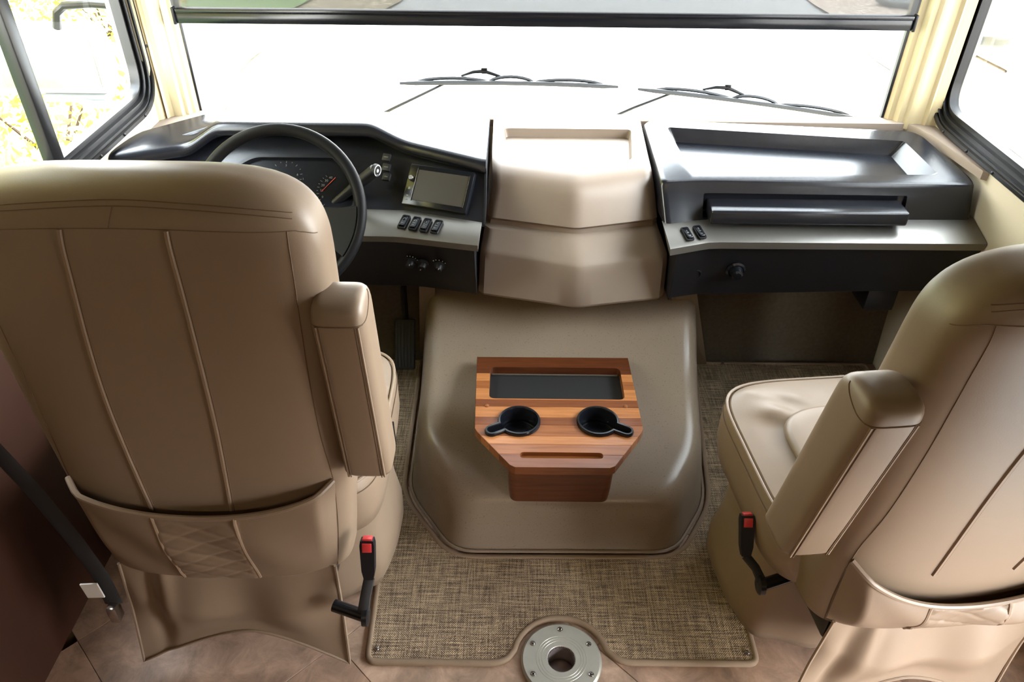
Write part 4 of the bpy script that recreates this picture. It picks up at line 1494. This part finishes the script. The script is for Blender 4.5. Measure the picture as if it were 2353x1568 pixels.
# ================================================================== SEATS
def seat(root, lean, sides, sag):
    """captain's seat in local axes: +y is forward, back of the backrest near y=0"""
    ZTOP = 1.152

    def Wd(z):
        w = pl([0.33, 0.40, 0.55, 0.90, 1.2], [0.236, 0.246, 0.260, 0.276, 0.276], z)
        if z > 1.0:
            w *= max(0.0, 1 - ((z - 1.0) / (ZTOP - 1.0)) ** 3.0) ** (1 / 4.2)
        return w

    def Dp(z):
        d = pl([0.33, 0.50, 1.0], [0.098, 0.094, 0.082], z)
        if z > 1.05:
            d *= max(0.0, 1 - ((z - 1.05) / (ZTOP - 1.05)) ** 2.4) ** (1 / 2.2)
        return d

    def yc(z):
        return 0.096 - lean * (z - 0.36) - 0.006 * math.sin((z - 0.36) / 0.8 * math.pi)

    NE = 3.6

    def ys(x, z):
        """rear surface of the backrest"""
        w = Wd(z)
        return yc(z) - Dp(z) * max(0.0, 1 - min(1, abs(x) / max(w, 1e-4)) ** NE) ** (1 / NE)

    zs = [0.33, 0.335, 0.345] + [lerp(0.36, 1.04, k / 26) for k in range(27)] + [lerp(1.04, ZTOP, (k / 16)) for k in range(1, 16)] + [ZTOP - 0.0012, ZTOP - 0.0002]
    zs = sorted(zs)
    rings = []
    for z in zs:
        sh = 0.93 if z < 0.334 else (0.975 if z < 0.34 else 1)
        rings.append(superellipse(0, yc(z), max(Wd(z) * sh, 0.004), max(Dp(z) * sh, 0.003), NE, 72, z))
    back = MB().loft(rings).build('backrest', 'leather', root, smooth=60)

    def on(x, z, h=0.0):
        return (x, ys(x, z) - h, z)

    def line(pts, n=26):
        out = []
        P = [Vector(p) for p in pts]
        for k in range(n + 1):
            t = k / n * (len(P) - 1)
            i = min(int(t), len(P) - 2)
            f = t - i
            p0 = P[max(i - 1, 0)]; p1 = P[i]; p2 = P[i + 1]; p3 = P[min(i + 2, len(P) - 1)]
            q = 0.5 * ((2 * p1) + (p2 - p0) * f + (2 * p0 - 5 * p1 + 4 * p2 - p3) * f * f + (3 * p1 - p0 - 3 * p2 + p3) * f ** 3)
            out.append((q.x, q.y))
        return out

    def seam(pts, r=0.0008, mt='thread', nm='seam', h=0.0, n=40):
        MB().tube([on(x, z, h) for x, z in line(pts, n)], r, 6).build(nm, mt, back)

    for dz in (0.0, -0.007):
        seam([(-0.240, 1.104 + dz), (-0.215, 1.111 + dz), (-0.17, 1.118 + dz), (-0.1, 1.124 + dz), (0.0, 1.128 + dz), (0.1, 1.124 + dz), (0.17, 1.118 + dz), (0.215, 1.111 + dz), (0.240, 1.104 + dz)])
    seam([(-0.268, 1.066), (-0.25, 1.078), (-0.22, 1.084), (-0.09, 1.092), (0.068, 1.092), (0.22, 1.084), (0.25, 1.078), (0.268, 1.066)])
    seam([(-0.002, 1.120), (-0.010, 1.093)], n=8)
    for s in (-1, 1):
        seam([(s * 0.233, 1.083), (s * 0.233, 1.03), (s * 0.231, 0.93), (s * 0.229, 0.82), (s * 0.230, 0.70), (s * 0.236, 0.58), (s * 0.228, 0.45), (s * 0.214, 0.345)], 0.0009)
    for s, pp in ((-1, [(-0.079, 1.091), (-0.096, 0.90), (-0.101, 0.75), (-0.094, 0.53)]), (1, [(0.070, 1.090), (0.069, 0.90), (0.064, 0.72), (0.050, 0.53)])):
        seam(pp, 0.0042, 'piping', 'piping', h=-0.0005)
        seam([(x + 0.0052, z) for x, z in pp], 0.0009)

    # map pocket: sagging mouth, quilted centre
    def ztp(x):
        return (0.588 if sides > 0 else 0.560) - sag + sag * (abs(x) / 0.237) ** 2.0

    def zbt(x):
        return 0.347 + 0.018 * (abs(x) / 0.225) ** 3

    def pocket(u, v):
        zt = ztp(lerp(-0.237, 0.237, u))
        xw = lerp(0.216, 0.237, v)
        x = lerp(-xw, xw, u)
        z = lerp(zbt(x), zt, v)
        edge = min(1, (1 - abs(2 * u - 1)) * 9)
        puff = 0.003 + 0.020 * edge * v ** 1.3 + 0.010 * edge * math.sin(math.pi * v)
        puff += 0.004 * edge * math.sin(u * 17 + v * 4) * math.sin(math.pi * v)
        if lean > 0.02:
            puff += 0.016 * edge * math.sin(math.pi * min(1, v * 1.05)) * (0.5 + 0.5 * math.sin(u * 9 + 1.2))
        q = (x + 0.0065) / 0.071
        if abs(q) < 1 and v < 0.95:
            for sgn in (1, -1):
                ph = ((z - 0.35) * 0.9 + sgn * x * 0.42) / 0.036
                d = abs(ph - round(ph))
                puff += 0.0022 * (min(1, d * 5) - 1)
            puff += 0.003
        return (x, ys(x, z) - puff, z)
    pk = MB().grid(96, 60, pocket, thick=-0.004).build('map_pocket', 'leather_panel', root, smooth=60)
    top = [Vector(pocket(k / 48, 1.0)) + Vector((0, -0.001, 0.0)) for k in range(49)]
    MB().tube(top, 0.0055, 8).build('pocket_hem', 'leather', pk)
    for xs_, xe in ((-0.083, -0.076), (0.063, 0.070)):
        def uof(x, w):
            return (x / w + 1) / 2
        MB().tube([Vector(pocket(uof(lerp(xs_, xe, t), lerp(0.237, 0.216, t)), 1 - t)) + Vector((0, -0.0025, 0)) for t in [k / 16 for k in range(17)]],
                  0.0042, 8).build('piping', 'piping', pk)
    MB().tube([Vector(pocket(k / 40, 0.86)) + Vector((0, -0.0002, 0)) for k in range(1, 40)], 0.0007, 5).build('seam', 'thread', pk)
    for k in range(-2, 5):      # quilting stitches
        for sgn in (1, -1):
            pts = []
            for i in range(13):
                x = lerp(-0.074, 0.062, i / 12)
                z = 0.35 + (k * 0.036 - sgn * x * 0.42) / 0.9
                v = (z - zbt(x)) / (ztp(x) - zbt(x))
                if 0.02 < v < 0.86:
                    w = lerp(0.216, 0.237, v)
                    pts.append(Vector(pocket((x / w + 1) / 2, v)) + Vector((0, -0.0004, 0)))
            if len(pts) > 2:
                MB().tube(pts, 0.0007, 5).build('quilt_stitch', 'thread', pk)
    # pressed oval emblem near the pocket's lower corner
    em = [Vector(pocket((0.168 + 0.026 * math.cos(t) + 0.222) / 0.444, 0.10 + 0.058 * math.sin(t))) + Vector((0, -0.0002, 0)) for t in [k * math.pi / 12 for k in range(24)]]
    mb = MB().tube(em, 0.0008, 5, closed=True)
    for q in (-0.007, 0.006):
        mb.tube([Vector(pocket((0.168 + q + 0.005 * math.cos(t) + 0.222) / 0.444, 0.10 + 0.026 * math.sin(t))) + Vector((0, -0.0002, 0)) for t in [k * math.pi / 6 for k in range(11)]], 0.0006, 5)
    mb.build('emblem', 'leather_panel', pk)

    # cloth skirt hanging behind the base
    def hem(u):
        x = 2 * u - 1
        return 0.044 + 0.092 * max(0, 1 - abs(x) ** 1.7) - 0.004 * math.sin(u * 9)

    def skirt(u, v):
        z = lerp(hem(u), 0.362, v)
        s = 2 * u - 1
        w = lerp(0.240, 0.208, v) if s < 0 else lerp(0.208, 0.214, v)
        x = s * w
        vc = 0.40 + 0.36 * abs(s - 0.02) ** 1.7
        body = (1 - abs(s) ** 8)
        if v > vc:
            t = (1 - v) / (1 - vc)
            g = t ** 1.15
        else:
            t = (vc - v) / max(vc, 0.05)
            g = 0.5 + 0.5 * math.cos(math.pi * min(1, t / 0.8))
        y = 0.010 - 0.020 * body * g
        y -= 0.014 * abs(s) ** 1.5 * max(0.0, 1 - v / 0.6) ** 1.3
        y += 0.010 * math.exp(-((s + 0.76) / 0.07) ** 2) * math.sin(math.pi * min(1, v * 0.9 + 0.1))
        y -= 0.012 * math.exp(-((s + 0.60) / 0.08) ** 2) * v
        y += 0.008 * math.sin(s * 7 + 1.0) * math.sin(math.pi * v) * body
        return (x, y, z)
    sk = MB().grid(80, 60, skirt, thick=0.003).build('skirt', 'leather', root, smooth=70)
    rim = [skirt(0, 1 - k / 20) for k in range(21)] + [skirt(k / 50, 0) for k in range(1, 50)] + [skirt(1, k / 20) for k in range(21)]
    MB().tube([Vector(p) + Vector((0, -0.001, 0)) for p in rim], 0.0032, 6).build('skirt_hem', 'leather', sk)

    # cushion: domed top, piped edge, gathers towards a centre insert
    CY, HX_, HY_ = 0.315, 0.290, 0.235
    rings = []
    for d, z in ((0.020, 0.335), (0.006, 0.35), (0.0, 0.39), (0.0, 0.455), (0.004, 0.478), (0.012, 0.492)):
        rings.append(superellipse(0, CY, HX_ - d, HY_ - d, 5.5, 96, z))
    cu = MB()
    cu.loft(rings, True, False)

    def dome(x, y):
        e = max(abs(x) / (HX_ - 0.012), abs(y - CY) / (HY_ - 0.012))
        z = 0.492 + 0.026 * (1 - min(1, e) ** 3.0)
        dx, dy = x, y - (CY - 0.02)
        a = math.atan2(dy, dx)
        r = math.hypot(dx / 0.29, dy / 0.235)
        if r > 0.28:
            z += 0.0065 * math.sin(a * 17 + 2.2 * r) * math.exp(-((r - 0.84) / 0.13) ** 2) * (0.6 + 0.4 * math.sin(a * 5 + 1))
        return z
    last = rings[-1]
    rr = [last]
    for k in range(1, 26):
        t = k / 25
        rr.append([(lerp(p[0], 0, t), lerp(p[1], CY - 0.02, t), 0) for p in last])
    rr = [[(p[0], p[1], dome(p[0], p[1]) if i else p[2]) for p in q] for i, q in enumerate(rr[:-1])]
    cu.loft(rr, False, True)
    cush = cu.build('cushion', 'leather', root, smooth=60)
    MB().tube([(p[0] * 1.0, p[1], 0.489) for p in superellipse(0, CY, HX_ - 0.0045, HY_ - 0.0045, 5.5, 96, 0)], 0.0034, 8, closed=True).build('piping', 'piping', cush)
    MB().tube([(p[0] * 1.0, p[1], 0.462) for p in superellipse(0, CY, HX_ + 0.0002, HY_ + 0.0002, 5.5, 96, 0)], 0.001, 5, closed=True).build('seam', 'thread', cush)
    ins = []
    for s_, h_ in ((1.0, -0.006), (0.985, 0.006), (0.94, 0.010), (0.80, 0.012), (0.45, 0.0135)):
        ins.append([(p[0], p[1], 0.5165 + h_ * 0.8) for p in superellipse(0, CY - 0.045, 0.205 * s_, 0.150 * s_, 4, 48, 0)])
    MB().loft(ins, False, True).build('center_insert', 'leather', cush, smooth=60)

    # draped pedestal
    rings = []
    for z, a, b_, yy in ((0.020, 0.235, 0.155, 0.33), (0.035, 0.262, 0.178, 0.33), (0.08, 0.280, 0.192, 0.33), (0.14, 0.282, 0.192, 0.33),
                         (0.22, 0.272, 0.188, 0.32), (0.30, 0.272, 0.192, 0.31), (0.345, 0.272, 0.205, 0.31)):
        ring = superellipse(0, yy, a, b_, 3.2, 72, z)
        amp = 0.007 * max(0, 1 - z / 0.3)
        ring = [(p[0] * (1 + amp * 2 * math.sin(k * 0.61)), p[1] + amp * math.sin(k * 0.83), p[2]) for k, p in enumerate(ring)]
        rings.append(ring)
    MB().loft(rings).build('pedestal_cover', 'leather', root, smooth=60)
    MB().loft([superellipse(0, 0.33, 0.20, 0.13, 4, 24, z) for z in (0.0, 0.03)]).build('pedestal_foot', 'black_frame', root)
    MB().box(-0.20, 0.20, 0.03, 0.12, 0.27, 0.345, 0.008).build('seat_frame', 'black_frame', root)

    # armrests folded up beside the backrest
    for s in (sides,):
        rings = []
        for z, sc_ in [(0.602, 0.80), (0.606, 0.93), (0.618, 1.0), (0.70, 1.0), (0.85, 1.0), (0.93, 1.0), (0.945, 0.99), (0.955, 0.95), (0.962, 0.88), (0.968, 0.76), (0.972, 0.58), (0.974, 0.35), (0.9745, 0.15)]:
            if s < 0:
                z -= 0.0 * (z - 0.6) / 0.35
            a_, b_ = 0.042 * (0.5 + 0.5 * sc_), 0.050 * sc_
            xo = s * (lerp(0.302, 0.290, (z - 0.6) / 0.4) + (0.030 if s < 0 else 0))
            yo = 0.045 + (0.985 - z) * 0.03 - lean * (z - 0.36) * 1.0
            if z < 0.62:
                yo += (0.62 - z) * 0.4
            rings.append(superellipse(xo, yo, a_, b_, 4.5, 40, z))
        am = MB().loft(rings).build('armrest', 'leather', root, smooth=60)

        def face(x, z):
            xo = s * (lerp(0.302, 0.290, (z - 0.6) / 0.4) + (0.030 if s < 0 else 0))
            yo = 0.045 + (0.985 - z) * 0.03 - lean * (z - 0.36) * 1.0
            q = min(1, abs(x) / 0.042)
            return (xo + x, yo - 0.050 * (1 - q ** 4.5) ** (1 / 4.5), z)
        ZS = 0.940
        for x in (-0.027, 0.027):
            MB().tube([face(x, lerp(0.612, ZS, k / 20)) for k in range(21)], 0.0011, 6).build('seam', 'thread', am)
            MB().tube([face(x * 1.16, lerp(0.612, ZS, k / 20)) for k in range(21)], 0.0022, 6).build('piping', 'piping', am)
        cs_ = []
        for k in range(13):         # cap seam runs up the inboard side of the folded armrest
            t = k / 12
            zz = ZS + 0.0015 + 0.024 * t ** 2
            q = pl([0.93, 0.945, 0.955, 0.962, 0.968], [1.0, 0.99, 0.95, 0.88, 0.76], zz)
            yy = lerp(-0.85, 0.55, t)
            cs_.append((s * (lerp(0.302, 0.290, (zz - 0.6) / 0.4) + (0.030 if s < 0 else 0)) + s * 0.0422 * (0.5 + 0.5 * q) * (1 - abs(yy) ** 4.5) ** (1 / 4.5),
                        0.045 + (0.985 - zz) * 0.03 - lean * (zz - 0.36) + 0.050 * q * yy, zz))
        MB().tube(cs_, 0.0009, 6).build('seam', 'thread', am)
        MB().tube([face(x, ZS + 0.0015) for x in [lerp(-0.038, 0.038, k / 16) for k in range(17)]], 0.0011, 6).build('seam', 'thread', am)
        MB().tube([(s * 0.235, yc(0.66), 0.66), (s * 0.27, yc(0.66), 0.66)], 0.018, 14).build('pivot', 'black_frame', am)
    # recline lever on the inboard side
    s = sides
    if s > 0:
      MB().loft([[(s * x, y, z) for x, y, z in q] for q in (
        [(0.288, 0.235, 0.405), (0.300, 0.235, 0.405), (0.300, 0.262, 0.400), (0.288, 0.262, 0.400)],
        [(0.288, 0.255, 0.44), (0.304, 0.255, 0.44), (0.304, 0.283, 0.435), (0.288, 0.283, 0.435)],
        [(0.288, 0.285, 0.482), (0.300, 0.285, 0.482), (0.300, 0.300, 0.476), (0.288, 0.300, 0.476)])]).build('recline_lever', 'gloss_black', root)


ds_ = thing('captain_chair', 'tan leather seat in front of the steering wheel, seen from behind', 'seat', (-0.654, 0.935, 0), 0, 'captain seats', local=True)
seat(ds_, 0.0, 1, 0.052)
ps_ = thing('captain_chair', 'tan leather seat facing the grab bar, white cushion catching daylight', 'seat', (0.703, 0.845, 0), R(6), 'captain seats', local=True)
seat(ps_, 0.14, -1, 0.110)


# ================================================================== SEAT BELTS
def buckle(label, pts, top, dirv, side):
    """stiff stalk with a buckle head and red release"""
    b = thing('seat_belt_buckle', label, 'seat belt buckle', pts[0], group='seat belt buckles')
    MB().tube(pts, [0.012] + [0.0105] * (len(pts) - 1), 10, flat=0.45).build('stalk', 'webbing', b)
    MB().tube([(pts[0][0] - side * 0.06, pts[0][1] + 0.02, pts[0][2] + 0.005), (pts[0][0] + side * 0.004, pts[0][1], pts[0][2])], 0.0125, 16).build('anchor_rod', 'gloss_black', b)
    MB().lathe([(0.020, -0.006), (0.020, 0.004), (0.015, 0.007)], 18, Matrix.Translation((pts[0][0] + side * 0.006, pts[0][1], pts[0][2]))
               @ Matrix.Rotation(side * math.pi / 2, 4, 'Y')).build('anchor_plate', 'black_frame', b)
    Xb = frame_mat(pts[-1], (1, 0.0, 0), dirv)
    MB().loft([rrect(0, 0, w, 0, 0) if False else [(x * w, y * d, l) for x, y in ((-1, -1), (1, -1), (1, 1), (-1, 1))] for l, w, d in
               ((0, 0.009, 0.007), (0.02, 0.0125, 0.009), (0.075, 0.0140, 0.010), (0.085, 0.0125, 0.009))],
              X=Xb @ Matrix.Rotation(-math.pi / 2, 4, 'X') @ Matrix.Scale(1, 4)).build('buckle_head', 'black_plastic', b, smooth=20)
    MB().box(-0.009, 0.0095, -0.0075, 0.0075, 0.082, 0.089, 0.0015, X=Xb @ Matrix.Rotation(-math.pi / 2, 4, 'X')).build('release_button', 'button_red', b, label='red release button')
    MB().box(-0.009, 0.009, -0.0115, -0.0088, 0.062, 0.081, 0.001, X=Xb @ Matrix.Rotation(-math.pi / 2, 4, 'X')).build('release_button', 'button_red', b, label='red release button')


buckle('black seat belt buckle with red button beside the driver seat skirt', [(-0.388, 0.895, 0.270), (-0.380, 0.905, 0.315), (-0.372, 0.925, 0.350)], None, (0.02, 0.35, 0.93), 1)
buckle('black seat belt buckle with red button beside the passenger seat cushion', [(0.410, 0.955, 0.300), (0.396, 0.980, 0.322), (0.378, 1.000, 0.335)], None, (-0.22, 0.50, 0.84), -1)

sb = thing('seat_belt', 'black seat belt strap with white tag left of the driver seat', 'seat belt', (-0.902, 0.93, 0.21))
pts = [(-1.105, 0.98, 0.98), (-1.03, 0.965, 0.74), (-0.965, 0.955, 0.56), (-0.930, 0.95, 0.42), (-0.910, 0.945, 0.32), (-0.902, 0.935, 0.245)]
MB().tube(pts, 0.019, 10, flat=0.12).build('strap', 'webbing', sb)
MB().box(-0.912, -0.892, 0.915, 0.940, 0.205, 0.250, 0.004).build('anchor', 'bright_steel', sb)
MB().raw([(-0.953, 0.935, 0.305), (-0.915, 0.932, 0.312), (-0.913, 0.932, 0.268), (-0.950, 0.935, 0.262),
          (-0.953, 0.938, 0.305), (-0.915, 0.935, 0.312), (-0.913, 0.935, 0.268), (-0.950, 0.938, 0.262)],
         [(0, 1, 2, 3), (7, 6, 5, 4), (0, 4, 5, 1), (2, 6, 7, 3), (1, 5, 6, 2), (3, 7, 4, 0)]).build('care_tag', 'label_white', sb, label='white care tag', smooth=0)
